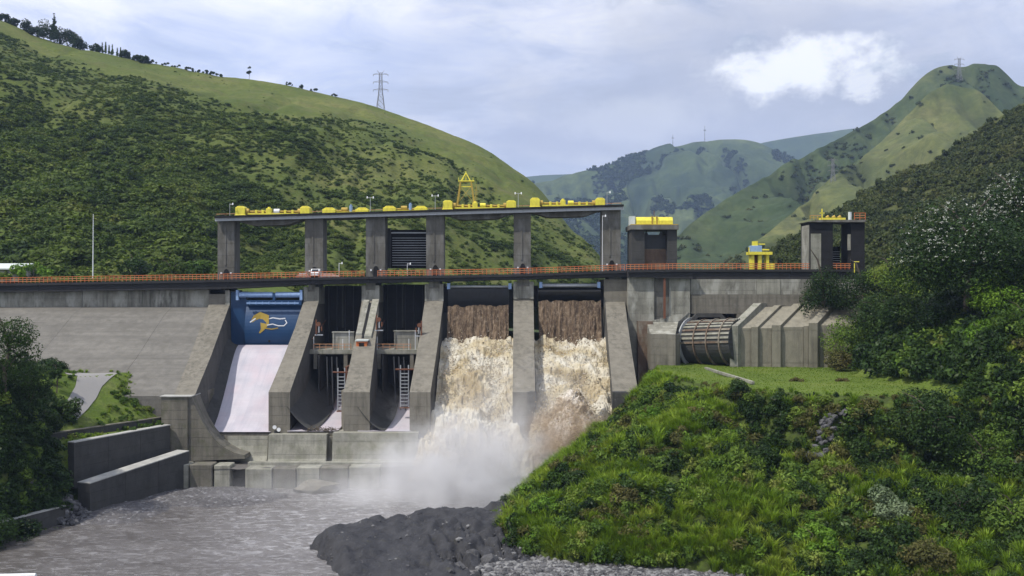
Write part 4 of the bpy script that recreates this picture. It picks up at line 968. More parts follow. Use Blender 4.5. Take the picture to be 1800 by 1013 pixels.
# ------------------------------------------------------------------ towers on the right
def tower1():
    D = 199.0; e = empty('intake_tower', (PX(1150, D), D, dtop(28)), label='dark concrete intake tower topped by a yellow drum hoist', cat='tower')
    zb = dtop(28)+.05; zt = PZ(404, D)
    for a, b in ((1110, 1133), (1173, 1190)):
        MB().box(PX(a, D), PX(b, D), D, D+7, zb, zt).build('pillar', M['conc_dark'], e)
    MB().box(PX(1107, D), PX(1192, D), D-.8, D+7.5, zt, PZ(396, D)).build('cap_slab', M['conc_pillar'], e)
    MB().box(PX(1133, D), PX(1173, D), D+2, D+2.6, PZ(437, D), PZ(412, D)).build('gate_leaf', M['dark_steel'], e)
    MB().box(PX(1133, D), PX(1173, D), D+1.6, D+2.4, zb, PZ(437, D)-.05).build('gate_panel', M['conc_rust'], e)
    for px in (1137, 1163):
        MB().xz([(PX(px-2, D), PZ(412, D)), (PX(px+5, D), PZ(412, D)), (PX(px+1.5, D), zt)], D+2, D+2.3).build('gusset', M['dark_steel'], e)
    MB().box(PX(1163, D), PX(1167, D), D-2.4, D-2.2, PZ(560, 197), PZ(480, 197)).build('downpipe', M['rust'], e)
    h = empty('drum_hoist', (PX(1148, D), D, PZ(396, D)), label='broad yellow drum hoist on top of the intake tower', cat='gate hoist')
    z = PZ(396, D)+.02; X0, X1 = PX(1119, D), PX(1183, D)
    m = MB(); m.yz([(D, z+.1), (D, z+.9), (D+.6, z+1.6), (D+2.4, z+1.6), (D+3, z+.9), (D+3, z+.1)], X0, X1); m.build('drum_cover', M['yellow'], h, bevel=.05)
    for i in range(2): MB().box(X0+2.9+i*.9, X0+3.2+i*.9, D-.05, D+3.05, z+.05, z+1.7).build('band', M['yellow_dark'], h)
    MB().box(X0-1.3, X0-.2, D+.3, D+2.2, z, z+1.75).build('control_box', M['roof'], h)
    MB().cyl(((X0+X1)/2, D+1, z+1.6), ((X0+X1)/2, D+1, z+2.9), .06, n=6).build('aerial', M['rust'], h)
    MB().box(X0-1.2, X1+.9, D-.5, D+4.5, z-.0, z+.14).build('base_frame', M['yellow_dark'], h)
tower1()
def tower2():
    D = 198.4; e = empty('gate_tower', (PX(1470, D), D, dtop(60)), label='dark open concrete tower near the trees with a pale left corner', cat='tower')
    zb = dtop(60)+.05; zt = PZ(391, D)
    MB().box(PX(1423, D), PX(1464, D), D, D+6, zb, zt).build('left_pier', M['conc_black'], e)
    MB().box(PX(1425, D), PX(1443, D), D-.12, D-.01, zb, PZ(411, D)).build('pale_patch', M['conc_sill'], e)  # pale panel on the front of the black pier
    MB().box(PX(1423, D)-.12, PX(1423, D)-.01, D+.1, D+5, zb, zt-.5).build('pale_patch', M['conc_pale'], e)
    MB().box(PX(1496, D), PX(1520, D), D, D+6, zb, zt).build('right_pier', M['conc_black'], e)
    MB().box(PX(1491, D), PX(1495.6, D), D+.1, D+.5, PZ(440, D), PZ(412, D)).build('pale_strip', M['conc_sill'], e)
    MB().box(PX(1464, D)+.01, PX(1491, D), D+5, D+5.6, zb, PZ(432, D)).build('slatted_gate', M['black'], e)
    for i in range(8): MB().box(PX(1466, D), PX(1490, D), D+4.7, D+4.9, zb+.5+i*.44, zb+.6+i*.44).build('slat', M['steel'], e)
    MB().xz([(PX(1419, D), zt+.1), (PX(1423, D), zt), (PX(1520, D), zt), (PX(1521, D), zt+.45), (PX(1440, D), zt+.45)], D-.6, D+6.5).build('roof_slab', M['conc_pillar'], e)
    h = empty('roof_machinery', (PX(1460, D), D, zt+.45), label='low yellow machinery and posts on the roof of the dark open tower', cat='gate hoist')
    z = zt+.47
    MB().box(PX(1446, D), PX(1488, D), D+.5, D+2.5, z, z+.45).build('bedplate', M['yellow'], h)
    for px in (1455, 1466, 1476): MB().cyl((PX(px, D), D+1, z+.45), (PX(px, D)+.5, D+1, z+.75), .3, n=10).build('gear', M['yellow_dark'], h)
    MB().box(PX(1446, D), PX(1446, D)+.2, D+.6, D+.8, z, z+2.2).build('post', M['yellow'], h)
    MB().box(PX(1443, D), PX(1451, D), D+.6, D+.8, z+1.3, z+1.45).build('crossbar', M['yellow'], h)
    MB().cyl((PX(1497, D), D+1, z), (PX(1497, D), D+1, z+1.6), .35, n=12).build('tank', M['roof'], h)
    railing('roof_railing', 1502, 1521, D, lambda X: zt+.46, 'short orange railing at the right edge of the dark tower roof', hgt=1.4, step=.7)
    railing('roof_railing', 1424, 1444, D, lambda X: zt+.46, 'short yellow railing at the left edge of the dark tower roof', hgt=.9, step=.7, mat='yellow_dark', rails=2)
    m = empty('yellow_bracket', (PX(1503, D), D-1, zb), label='small yellow pipe bracket before the dark tower, half behind leaves', cat='bracket')
    MB().cyl((PX(1499, D), D-1, zb-.6), (PX(1499, D), D-1, zb+1.6), .1, n=6).build('post', M['yellow'], m)
    MB().cyl((PX(1499, D), D-1, zb+1.5), (PX(1507, D), D-1, zb+1.5), .1, n=6).build('arm', M['yellow'], m)
tower2()
def yellow_crane():
    D = 200.5; z0 = dtop(48); e = empty('rail_crane', (PX(1333, D), D, z0), label='small yellow rail crane with a pale blue cabin box on the right crest', cat='crane')
    f = lambda a: PX(a, D)
    for i, (a, b) in enumerate(((1320, 1326), (1333, 1339), (1347, 1352))):
        MB().box(f(a), f(b), D, D+1.8, z0, PZ(447, D)).build('leg', M['yellow'], e)
    MB().box(f(1316), f(1357), D-.4, D+2.2, PZ(448, D), PZ(443, D)).build('frame', M['yellow'], e)
    MB().box(f(1320), f(1340), D+.2, D+2, PZ(443, D), PZ(432, D)).build('cabin', M['bluelight'], e, bevel=.06)
    MB().box(f(1325), f(1333), D+.4, D+1.6, PZ(432, D), PZ(424, D)).build('hoist_block', M['yellow'], e)
    MB().box(f(1330), f(1347), D+.9, D+1.1, PZ(430, D), PZ(428, D)).build('jib', M['yellow'], e)
    MB().box(f(1316), f(1317.5), D, D+.2, PZ(447, D), PZ(435, D)).build('post', M['yellow'], e)
    MB().box(f(1338), f(1353), D+.3, D+.5, PZ(440, D), PZ(438, D)).build('handrail', M['yellow'], e)
    MB().box(f(1352), f(1362), D-.2, D+1.6, z0, PZ(463, D)).build('counterweight', M['yellow'], e, bevel=.08)
    MB().box(f(1326), f(1333), D+1, D+1.8, z0, PZ(447, D)).build('machine_box', M['rust'], e)
yellow_crane()

# ------------------------------------------------------------------ vehicle and barriers on the deck
def pickup():
    D = 199.9; X = PX(553, D); z = dtop(X)+.02; e = empty('pickup_truck', (X, D, z), label='small white pickup parked on the dam road by the second pillar', cat='pickup truck')
    MB().yz([(D-.2, z+.45), (D-.2, z+1.05), (D+.3, z+1.15), (D+.9, z+1.8), (D+2.1, z+1.8), (D+2.4, z+1.1), (D+4.2, z+1.05), (D+4.2, z+.45)], X-.85, X+.85).build('body', M['white'], e, bevel=.06); bo = [c for c in e.children if c.name.startswith('body')][0]
    MB().hexa([(X-.7, D+.28, z+1.18), (X+.7, D+.28, z+1.18), (X+.7, D+.34, z+1.18), (X-.7, D+.34, z+1.18), (X-.62, D+.82, z+1.72), (X+.62, D+.82, z+1.72), (X+.62, D+.88, z+1.72), (X-.62, D+.88, z+1.72)]).build('windscreen', M['glass'], bo)
    for s in (-1, 1):
        for yy in (D+.5, D+3.4):
            MB().cyl((X+s*.9, yy, z+.36), (X+s*.65, yy, z+.36), .36, n=14).build('wheel', M['rubber'], e)
        MB().box(X+s*.6-.16, X+s*.6+.16, D-.24, D-.19, z+.75, z+.95).build('headlight', M['bluelight'], bo)
    for side, (a, b, lab) in enumerate(((521, 546, 'left'), (562, 604, 'right'))):
        t = empty('barrier_stack', (PX((a+b)/2, D), D-.6, z), label=f'flat stack of faded red and white barrier planks {side and "right" or "left"} of the white pickup', cat='barrier', group='barrier planks by the pickup')
        for i in range(4):
            x0 = PX(a+i*(1.5 if side else 2), D); x1 = PX(b-i*(6 if side else 2), D)
            MB().box(x0, x1, D-1.0+i*.15, D-.7+i*.15, z+.12+i*.22, z+.26+i*.22).build('plank', M['pinkred' if i % 2 == 0 else 'white'], t)
        for x in (PX(a+3, D), PX(b-6, D)): MB().box(x, x+.12, D-1, D-.5, z, z+.12).build('foot', M['rust'], t)
pickup()

# ------------------------------------------------------------------ gates
def arc_text(parent, pts, w, D0, mat, name):
    """a flat raised stroke along points (x,z), following the gate face"""
    V = []; F = []; p = np.array(pts, float)
    for i in range(len(p)):
        a = p[max(0, i-1)]; b = p[min(len(p)-1, i+1)]; t = b-a; t /= np.linalg.norm(t); n = np.array([-t[1], t[0]])
        ww = w(i/(len(p)-1)) if callable(w) else w
        for s in (-1, 1): V.append((p[i][0]+n[0]*s*ww/2, D0(p[i][1]), p[i][1]+n[1]*s*ww/2))
    V = np.array(V)-np.array(parent['_o'])
    F = [(2*i, 2*i+1, 2*i+3, 2*i+2) for i in range(len(p)-1)]
    return mesh_np(name, V, F, mat, parent)
def gate_blue():
    D = 199.0; X0, X1 = -54.9, -40.75; zb = 20.6; zt = PZ(537, D)
    e = empty('radial_gate', ((X0+X1)/2, D, zb), label='closed blue radial gate with a yellow and white emblem above the white chute', cat='sluice gate')
    xl = PX(431, D); xr = X1
    def face(z): t = (z-zb)/(zt-zb); return D-1.2*math.sin(t*math.pi)*.8+1.0*t
    n = 12; m = MB(); pl_ = [(face(zb+(zt-zb)*i/n), zb+(zt-zb)*i/n) for i in range(n+1)]+[(D+3, zt), (D+3, zb)]
    m.yz(pl_, xl, xr); m.build('skin_plate', M['bluepaint'], e)
    MB().box(X0+.0, xl-.02, D+1, D+2.5, zb, dbot(-54)-.6).build('side_shield', M['bluepaint'], e)
    z = PZ(533, D); m = MB(); m.box(xl+.4, xr-.6, D-.6, D-.25, z-.14, z+.14)
    for i in range(8): m.box(xl+.9+i*1.25, xl+1.05+i*1.25, D-.65, D-.2, z-.22, z+.25)
    m.build('walkway_rail', M['bluelight'], e)
    MB().box(xl+.2, xr-.2, D+.2, D+2.6, zt+.02, PZ(528, D)).build('upper_plate', M['bluepaint'], e)
    z = PZ(518.5, D)
    for a, b in ((X0+1.8, (xl+xr)/2-.3), ((xl+xr)/2+.3, X1-.5)):
        MB().cyl((a, D+.6, z), (b, D+.6, z), .55, n=16).build('roller_tube', M['bluelight'], e, smooth=False)
    MB().box((xl+xr)/2-.25, (xl+xr)/2+.25, D+.1, D+1, PZ(530, D), PZ(515, D)).build('middle_bracket', M['bluepaint'], e)
    for x in (X0+1.2, X1-.55): MB().box(x, x+.5, D+.1, D+1.3, PZ(528, D), PZ(510, D)).build('end_bracket', M['bluelight'], e)
    f2 = lambda zz: face(zz)-.06
    # emblem: broad ochre comma, two white swooshes, pale letters too small to read
    q = lambda pts: [(PX(a, D-1), PZ(b, D-1)) for a, b in pts]
    arc_text(e, q([(440, 566), (447, 561), (456, 558), (463, 560), (464, 570), (460, 580), (455, 586)]), lambda t: .25+1.9*math.sin(min(1, t*1.15)*math.pi)**.8, f2, M['logo_yellow'], 'emblem_shape')
    arc_text(e, q([(438, 567), (445, 562), (453, 556)]), .22, lambda zz: f2(zz)-.03, M['white'], 'emblem_stroke')
    arc_text(e, q([(470, 561), (478, 559), (490, 561), (500, 560)]), .22, f2, M['white'], 'emblem_stroke')
    arc_text(e, q([(468, 572), (478, 570), (488, 573), (498, 573), (503, 568), (500, 563)]), .20, f2, M['white'], 'emblem_stroke')
    arc_text(e, q([(464, 577), (476, 579), (488, 577)]), .22, f2, M['logo_yellow'], 'emblem_stroke')
    MB().cyl((PX(474, D), face(zb+1)-.1, zb+1.1), (PX(474, D), face(zb+1)+.1, zb+1.1), .22, n=10).build('drain_port', M['black'], e)
gate_blue()
def dark_gate(X0, X1, pyt, pyb, ptube, label, bulge, pa, pb):
    D = 199.5; zt = PZ(pyt, D); zb = PZ(pyb, D)
    e = empty('radial_gate', ((X0+X1)/2, D, zb), label=label, cat='sluice gate', group='raised dark radial gates')
    n = 12; pts = []
    for i in range(n+1):
        t = i/n; pts.append((D+1.2-2.2*math.sin(t*math.pi*.5)*bulge+ (2.4*max(0, t-.75)**1*4 if bulge > .6 else 0), zb+(zt-zb)*t))
    pts += [(D+4.5, zt), (D+4.5, zb)]
    MB().yz(pts, X0+.9, X1-.9).build('skin_plate', M['dark_steel'], e, smooth=False)
    for x in (X0+.02, X1-.88): MB().box(x, x+.86, D+1.2, D+5, zb-1, zt+.4).build('side_guide', M['conc_black'], e)
    z = PZ(ptube, D)
    MB().cyl((PX(pa, D), D+.2, z), (PX(pb, D), D+.2, z), .22 if bulge < .6 else .38, n=12).build('top_tube', M['steel'], e, smooth=True)
    for x in (PX(pa, D)-.2, PX(pb, D)): MB().box(x-.25, x+.35, D-.2, D+.8, z-.5, z+.65).build('end_bracket', M['bluelight'], e)
    MB().box(PX(pa, D)+.4, PX(pb, D)-.4, D+.9, D+1.3, zt, z-.1).build('tube_seat', M['dark_steel'], e)
dark_gate(-13.4, .3, 507, 541, 504, 'dark radial gate raised over the left running spillway', .35, 790, 896)
dark_gate(4.2, 18.2, 506, 531, 502, 'rounded dark radial gate raised over the right running spillway', 1.0, 952, 1052)

# ------------------------------------------------------------------ falling water
def water_mats():
    n = NT('brown water curtain')
    x, y, z = n.sep()
    st = n.noise(1.5, 6, (1, .3, .13), .7); dr = n.noise(2.6, 7, (1, 1, .5), .75); fn = n.noise(9, 3, (1, 1, .6))
    c = n.ramp(st, [(0.30, (0.035, 0.022, 0.014)), (0.50, (0.10, 0.066, 0.040)), (0.66, (0.22, 0.155, 0.10)), (.78, (.42, .34, .25))])
    c = n.mix(n.ramp(dr, [(0.50, 0.0), (0.70, .7)]), c, (0.40, 0.32, 0.23))
    c = n.mix(n.ramp(dr, [(0.30, .8), (0.44, 0.0)]), c, (0.035, 0.025, 0.02))
    n.color(c); n.rough(.35); n.bump(n.math('ADD', st, n.math('MULTIPLY', fn, .4)), .5)
    M['brown_water'] = n.m
    n = NT('churning muddy foam')
    a = n.noise(.20, 5, (1, 1, .8), .55, dist=.6); b = n.noise(.95, 7, (1, .42, .42), .62, dist=.4); f = n.noise(4, 6, rough=.7)
    c = n.ramp(a, [(0.34, (0.30, 0.24, 0.14)), (0.47, (0.42, 0.365, 0.25)), (0.61, (0.52, 0.495, 0.42))])
    c = n.mix(n.ramp(b, [(0.34, .40), (0.50, 0.0)]), c, (0.24, 0.175, 0.10))
    c = n.mix(n.ramp(f, [(0.5, 0.0), (0.75, .25)]), c, (0.60, 0.60, 0.57))
    n.color(c); n.rough(.9); n.b.inputs['Specular IOR Level'].default_value = .1; n.bump(n.math('ADD', b, n.math('MULTIPLY', f, .08)), .14); M['foam'] = n.m
    n = NT('brown rooster tail water')
    a = n.noise(.30, 6, (1, 1, 1), .6, dist=.8); b = n.noise(1.2, 7, rough=.68); f = n.noise(5, 6, rough=.7)
    c = n.ramp(a, [(0.34, (0.20, 0.15, 0.10)), (0.50, (0.40, 0.33, 0.24)), (0.62, (0.66, 0.62, 0.56))])
    c = n.mix(n.ramp(b, [(0.38, .7), (0.5, 0.0)]), c, (0.17, 0.125, 0.08))
    c = n.mix(n.ramp(f, [(0.52, 0.0), (0.7, .4)]), c, (0.70, 0.66, 0.60))
    n.color(c); n.rough(.9); n.b.inputs['Specular IOR Level'].default_value = .1; n.bump(n.math('ADD', b, n.math('MULTIPLY', f, .25)), .3); M['foam_brown'] = n.m
water_mats()
def fall(X0, X1, zt, zmid, label1, label2, seed, brown_label):
    rg = np.random.default_rng(seed)
    # curtain: thin falling sheet with tattered edges
    def profile(v):  # from gate lip down the ogee
        return 198.6-1.9*v-1.4*v*v, zt+(zmid-1.6-zt)*v
    nu, nv = 150, 90; U, V_ = np.meshgrid(np.linspace(0, 1, nu), np.linspace(0, 1, nv))
    y = 198.6-2.2*V_-1.6*V_**2; z = zt+(zmid-1.8-zt)*V_+.35*fbm(U*14, V_*0+seed, 3, seed)*(1-V_); x = X0+.95+(X1-X0-1.9)*U
    wob = .35*fbm(x*1.4, z*.25, 4, seed)+.22*fbm(x*3.5, z*.9, 3, seed+2)
    y = y-wob*(.4+1.3*V_)-.35*(np.abs(U-.5)*2)**6*0
    P_ = np.stack([x, y, z], -1); idx = np.arange(nu*nv).reshape(nv, nu); F = np.stack([idx[:-1, :-1], idx[:-1, 1:], idx[1:, 1:], idx[1:, :-1]], -1).reshape(-1, 4)
    o = mesh_np('water_curtain', P_.reshape(-1, 3), F, M['brown_water'], smooth=True); tag(o, brown_label, 'falling water')
    # foaming chute
    nu, nv = 190, 260; U, V_ = np.meshgrid(np.linspace(0, 1, nu), np.linspace(0, 1, nv))
    yy = 196.0-35*V_; zz = zmid+.9-(zmid-1.2)*(V_**1.15)+(1.1*fbm(U*7, U*0+seed, 4, seed+31)+.5*fbm(U*25, U*0, 3, seed+33))*sstep(.10, 0, V_)*1.0
    x = X0+.05+(X1-X0-.1)*U; spread = sstep(.55, 1, V_)*6; x = x+(U-.5)*spread
    big = fbm(x/3.2, yy/3.0, 5, seed+5); sm = np.abs(fbm(x/1.1, yy/2.4, 4, seed+7)); tiny = np.abs(fbm(x*2.2, yy*2.2, 3, seed+9))
    amp = sstep(0, .12, V_)*(.7+1.3*V_)
    zz = zz+amp*(1.5*big+.5*(sm-.3)+.15*(tiny-.3)); yy2 = yy-amp*.6*big-amp*.5*sm
    P_ = np.stack([x, yy2, zz], -1); idx = np.arange(nu*nv).reshape(nv, nu); F = np.stack([idx[:-1, :-1], idx[:-1, 1:], idx[1:, 1:], idx[1:, :-1]], -1).reshape(-1, 4)
    o = mesh_np('white_water', P_.reshape(-1, 3), F, M['foam'], smooth=True); tag(o, label2, 'falling water')
fall(-13.4, .3, PZ(538, 199), PZ(604, 196), '', 'cream foaming water racing down the left running spillway', 5, 'brown curtain of water under the left dark gate')
fall(4.2, 18.2, PZ(529, 199), PZ(606, 196), '', 'white and brown foaming water racing down the right running spillway', 15, 'lighter brown curtain of water under the rounded gate')
# splash mound at the right spillway foot
def splash():
    nu, nv = 190, 150; A, B = np.meshgrid(np.linspace(0, 2*math.pi, nu), np.linspace(0.0, 1, nv))
    cx, cy = 9.5, 167.0; r = B
    x = cx+8.2*r*np.cos(A); y = cy+8.5*r*np.sin(A)
    z = .2+14.6*np.cos(np.clip(r, 0, 1)*math.pi/2)**.9
    big = fbm(x/2.6, y/2.6, 5, 200); sm = np.abs(fbm(x/.9, y/.9, 4, 203)); ty = np.abs(fbm(x*2.3, y*2.3, 3, 207))
    z = z+1.5*big+1.3*(sm-.3)+.5*(ty-.3); x = x+1.0*fbm(y/2, z/2, 4, 210); y = y+1.0*fbm(x/2, z/2, 4, 212)
    P_ = np.stack([x, y, z], -1); idx = np.arange(nu*nv).reshape(nv, nu); F = np.stack([idx[:-1, :-1], idx[:-1, 1:], idx[1:, 1:], idx[1:, :-1]], -1).reshape(-1, 4)
    tag(mesh_np('splash_mound', P_.reshape(-1, 3), F, M['foam_brown'], smooth=True), 'great brown heap of churning water at the foot of the right spillway', 'churning water')
splash()
# droplets thrown off the water
def droplets():
    rg = np.random.default_rng(40); import bmesh
    bm = bmesh.new(); bmesh.ops.create_icosphere(bm, subdivisions=1, radius=1); me = bpy.data.meshes.new('drop'); bm.to_mesh(me); bm.free(); me.materials.append(M['foam'])
    pr_ = bpy.data.objects.new('drop', me); me2 = me.copy(); me2.materials[0] = M['foam_brown']; pr2 = bpy.data.objects.new('drop', me2)
    pts = []
    for X0, X1, s in ((-13.4, .3, 5), (4.2, 18.2, 15)):
        n = 5000; U = rg.random(n); v = rg.random(n)**.8; yy = 196-33*v; zm = PZ(605, 196); z = zm+.9-(zm-1.2)*(v**1.15)
        p = np.stack([X0+.6+(X1-X0-1.2)*U, yy-rg.random(n)*1.2, z+rg.exponential(.55, n)*(.6+v)-.1], -1); pts.append(p)
    n = 4000; a = rg.random(n)*6.283; r = rg.random(n)**.5; p = np.stack([9.5+9.8*r*np.cos(a), 166.5+9.5*r*np.sin(a), 13.8*np.cos(r*math.pi/2)**.9+rg.exponential(.9, n)+.2], -1); pts.append(p)
    pts = np.concatenate(pts); scatter('spray', pts, .05+.10*rg.random(len(pts))**2, [pr_, pr2], 'drops and flecks of foam thrown off the running spillways', 'spray', seed=4)
droplets()

# mist volume
def mist():
    def vol(name, x0, x1, y0, y1, z0, z1, dens, cx, cy, cz, rx, ry, rz, label, colr=(0.98, 0.98, 1.0), seed=0, na=.9, ns=.16):
        o = MB().box(x0, x1, y0, y1, z0, z1).build(name, None) if False else None
        m = bpy.data.materials.new(name); m.use_nodes = True; t = m.node_tree; N = t.nodes; L = t.links
        for n in list(N): N.remove(n)
        out = N.new('ShaderNodeOutputMaterial'); pv = N.new('ShaderNodeVolumePrincipled'); L.new(pv.outputs[0], out.inputs['Volume'])
        pv.inputs['Color'].default_value = (*colr, 1); pv.inputs['Anisotropy'].default_value = 0.0; pv.inputs['Emission Strength'].default_value = 0
        g = N.new('ShaderNodeNewGeometry')
        su = N.new('ShaderNodeVectorMath'); su.operation = 'SUBTRACT'; L.new(g.outputs['Position'], su.inputs[0]); su.inputs[1].default_value = (cx, cy, cz)
        ml = N.new('ShaderNodeVectorMath'); ml.operation = 'MULTIPLY'; L.new(su.outputs[0], ml.inputs[0]); ml.inputs[1].default_value = (1/rx, 1/ry, 1/rz)
        ln = N.new('ShaderNodeVectorMath'); ln.operation = 'LENGTH'; L.new(ml.outputs[0], ln.inputs[0])
        no = N.new('ShaderNodeTexNoise'); no.inputs['Scale'].default_value = ns; no.inputs['Detail'].default_value = 4; no.inputs['Roughness'].default_value = .6
        mpn = N.new('ShaderNodeMapping'); mpn.inputs['Location'].default_value = (seed, seed, 0); L.new(g.outputs['Position'], mpn.inputs[0]); L.new(mpn.outputs[0], no.inputs['Vector'])
        a = N.new('ShaderNodeMath'); a.operation = 'MULTIPLY_ADD'; L.new(no.outputs[0], a.inputs[0]); a.inputs[1].default_value = na*2; a.inputs[2].default_value = -na
        s = N.new('ShaderNodeMath'); s.operation = 'ADD'; L.new(ln.outputs['Value'], s.inputs[0]); L.new(a.outputs[0], s.inputs[1])
        mr = N.new('ShaderNodeMapRange'); mr.interpolation_type = 'SMOOTHSTEP'; mr.inputs[1].default_value = .05; mr.inputs[2].default_value = 1.0; mr.inputs[3].default_value = dens; mr.inputs[4].default_value = 0
        L.new(s.outputs[0], mr.inputs[0]); L.new(mr.outputs[0], pv.inputs['Density'])
        b = MB().box(x0, x1, y0, y1, z0, z1); o = b.build(name, m); tag(o, label, 'mist', kind='stuff')
    vol('mist', -34, 14, 136, 174, .3, 22, .27, -7.5, 155, 0.0, 20, 17, 14, 'pale mist boiling up where the spillways hit the river')
    vol('low_mist', -52, -6, 140, 168.5, .25, 7.5, .05, -24, 158, 0, 24, 14, 6.5, 'thin low mist drifting over the river before the broken weir', seed=7)
    vol('spray_cloud', 0, 19, 150, 170.4, .4, 20, .20, 9.5, 161.5, 7.5, 9.5, 7.5, 9, 'brown spray thrown outward at the foot of the right spillway', colr=(.66, .52, .39), seed=3, na=.8, ns=.3)
    vol('spray_veil', -16, 14, 158, 171, 5, 24, .07, -1, 165, 9, 15, 6.5, 9, 'thin white veil of spray rising between the two running spillways', seed=9, na=1.0, ns=.25)
    vol('chute_spray', -14, 18.2, 168, 196, 6, 23.5, .045, 2, 181, 13, 18, 14, 8, 'thin spray hanging over the foaming spillway chutes', seed=12, na=.8, ns=.3)
mist()

# ------------------------------------------------------------------ penstock and anchor blocks
def penstock():
    C0 = np.array([PX(1216, 197), 197.0, PZ(603, 197)]); C1 = np.array([PX(1302, 189.5), 189.5, PZ(601, 189.5)]); r = 4.15
    e = empty('penstock_pipe', tuple(C0), label='huge ribbed rust streaked penstock pipe leaving the octagonal portal', cat='pipe')
    MB().cyl(C0, C1, r, n=40, cap=True).build('pipe_shell', M['conc_dark'], e, smooth=False)
    d = (C1-C0); L_ = np.linalg.norm(d); d /= L_; u = np.cross(d, (0, 0, 1)); u /= np.linalg.norm(u); w = np.cross(u, d)
    if u[1] > 0: u = -u
    w = np.array([0, 0, 1.0])-d*d[2]; w /= np.linalg.norm(w)
    for i in range(13):
        t = math.radians(2+i*11); c = math.cos(t)*u+math.sin(t)*w; tt = -math.sin(t)*u+math.cos(t)*w
        p0 = C0+c*r; p1 = C1+c*r; hw = .19; k = .18
        MB().hexa([p0-tt*hw, p1-tt*hw, p1+tt*hw, p0+tt*hw, p0-tt*hw+c*k, p1-tt*hw+c*k, p1+tt*hw+c*k, p0+tt*hw+c*k]).build('stave', M['conc_sill' if i % 3 else 'conc_rust'], e)
    for f in (.02, .30, .56, .82):
        c = C0+d*L_*f; m = MB(); n = 36; R0, R1 = r-.05, r+(.38 if f > .1 else .75); hw = .12
        for i in range(n):
            a = 2*math.pi*i/n; b = 2*math.pi*(i+1)/n
            ea = math.cos(a)*u+math.sin(a)*w; eb = math.cos(b)*u+math.sin(b)*w
            m.hexa([c+ea*R0-d*hw, c+eb*R0-d*hw, c+eb*R1-d*hw, c+ea*R1-d*hw, c+ea*R0+d*hw, c+eb*R0+d*hw, c+eb*R1+d*hw, c+ea*R1+d*hw])
        m.build('hoop', M['steel' if f < .1 else 'conc_rust'], e)
penstock()
def anchors():
    e = empty('anchor_block', (PX(1285, 189), 189, TER), label='stepped concrete encasement with raised ribs holding the penstock on the grass', cat='anchor block')
    sh = .78
    def seg(pa, pb, yfront, ytop_front, ytop_back, mat, name):
        X0, X1 = PX(pa, yfront), PX(pb, yfront); zf = PZ(ytop_front, yfront); zb_ = PZ(ytop_back, yfront+8)
        pr = [(yfront, 14), (yfront, zf), (yfront+8, zb_), (yfront+12, zb_), (yfront+12, 14)]
        MB().prism(pr, lambda y, z: (X0+max(0, y-yfront)*sh, y, z), lambda y, z: (X1+max(0, y-yfront)*sh, y, z)).build(name, M[mat], e)
    seg(1283, 1297, 187.6, 573, 533, 'conc_sill', 'rib')
    seg(1297.5, 1320, 188.6, 577, 540, 'conc_anchor', 'casing')
    seg(1320.5, 1332, 187.9, 575, 537, 'conc_anchor', 'rib')
    seg(1332.5, 1356, 188.6, 577, 539, 'conc_anchor', 'casing')
    seg(1356.5, 1372, 187.7, 572, 534, 'conc_anchor', 'rib')
    seg(1372.5, 1412, 188.4, 575, 536, 'conc_anchor', 'casing')
    seg(1412.5, 1421, 188.0, 573, 535, 'conc_anchor', 'casing')
    seg(1421.5, 1437, 187.0, 568, 529, 'conc_anchor', 'rib')
    seg(1437.5, 1500, 188.0, 572, 534, 'conc_anchor', 'casing')
anchors()
# pale kerb line on terrace
m = MB(); a = (PX(1238, 181), 181); b = (PX(1322, 153), 153)
for i in range(6):
    p = np.array(a)+(np.array(b)-np.array(a))*i/6; q = np.array(a)+(np.array(b)-np.array(a))*(i+.96)/6
    m.hexa([(p[0], p[1], TER+.0), (q[0], q[1], TER), (q[0]+.45, q[1]+.1, TER), (p[0]+.45, p[1]+.1, TER), (p[0], p[1], TER+.42), (q[0], q[1], TER+.42), (q[0]+.45, q[1]+.1, TER+.42), (p[0]+.45, p[1]+.1, TER+.42)])
tag(m.build('pale_kerb', M['conc_sill']), 'thin pale kerb lying across the mown terrace', 'kerb', kind='thing')

# ------------------------------------------------------------------ details in the dry bays
def catwalk(pa, pb, label):
    D = 190.1; zc = PZ(615, 190)
    railing('catwalk_railing', pa, pb, D, lambda X: zc, label, hgt=1.1, step=1.1, rails=2, mat='orange_pale', group='catwalk railings', th=.04)
catwalk(551, 617, 'faded orange railing on the catwalk of the second bay from the left')
catwalk(661, 722, 'faded orange railing on the catwalk of the third bay from the left')
def ladder_tower(pa, pb, pt, pbm, D, label):
    X0, X1 = PX(pa, D), PX(pb, D); z1 = PZ(pt, D); z0 = PZ(pbm, D)
    e = empty('ladder_tower', ((X0+X1)/2, D, z0), label=label, cat='ladder', group='steel ladder towers in the outlets')
    for x in (X0, X1): MB().box(x-.09, x+.09, D-.09, D+.09, z0, z1+.8).build('upright', M['steel'], e)
    f = None; n = int((z1-z0)/.62)
    for i in range(n):
        if f is None: f = MB().box(X0, X1, D-.14, D-.1, z0+.3, z0+.46).build('rung', M['steel'], e)
        else:
            c = f.copy(); col.objects.link(c); c.parent = e; c.location = (0, 0, .62*i)
    MB().box(X0-.9, X1+1.2, D-.3, D+.5, z1-.05, z1+.16).build('top_beam', M['rust'], e)
    MB().box(X0-.2, X1+.3, D-.3, D+.5, z0-.2, z0).build('base_beam', M['rust'], e)
ladder_tower(594, 606, 655, 722, 181, 'pale steel ladder tower half hidden behind the pointed middle pier')
ladder_tower(704, 718, 650, 716, 181, 'pale steel ladder tower in the outlet right of the pointed middle pier')
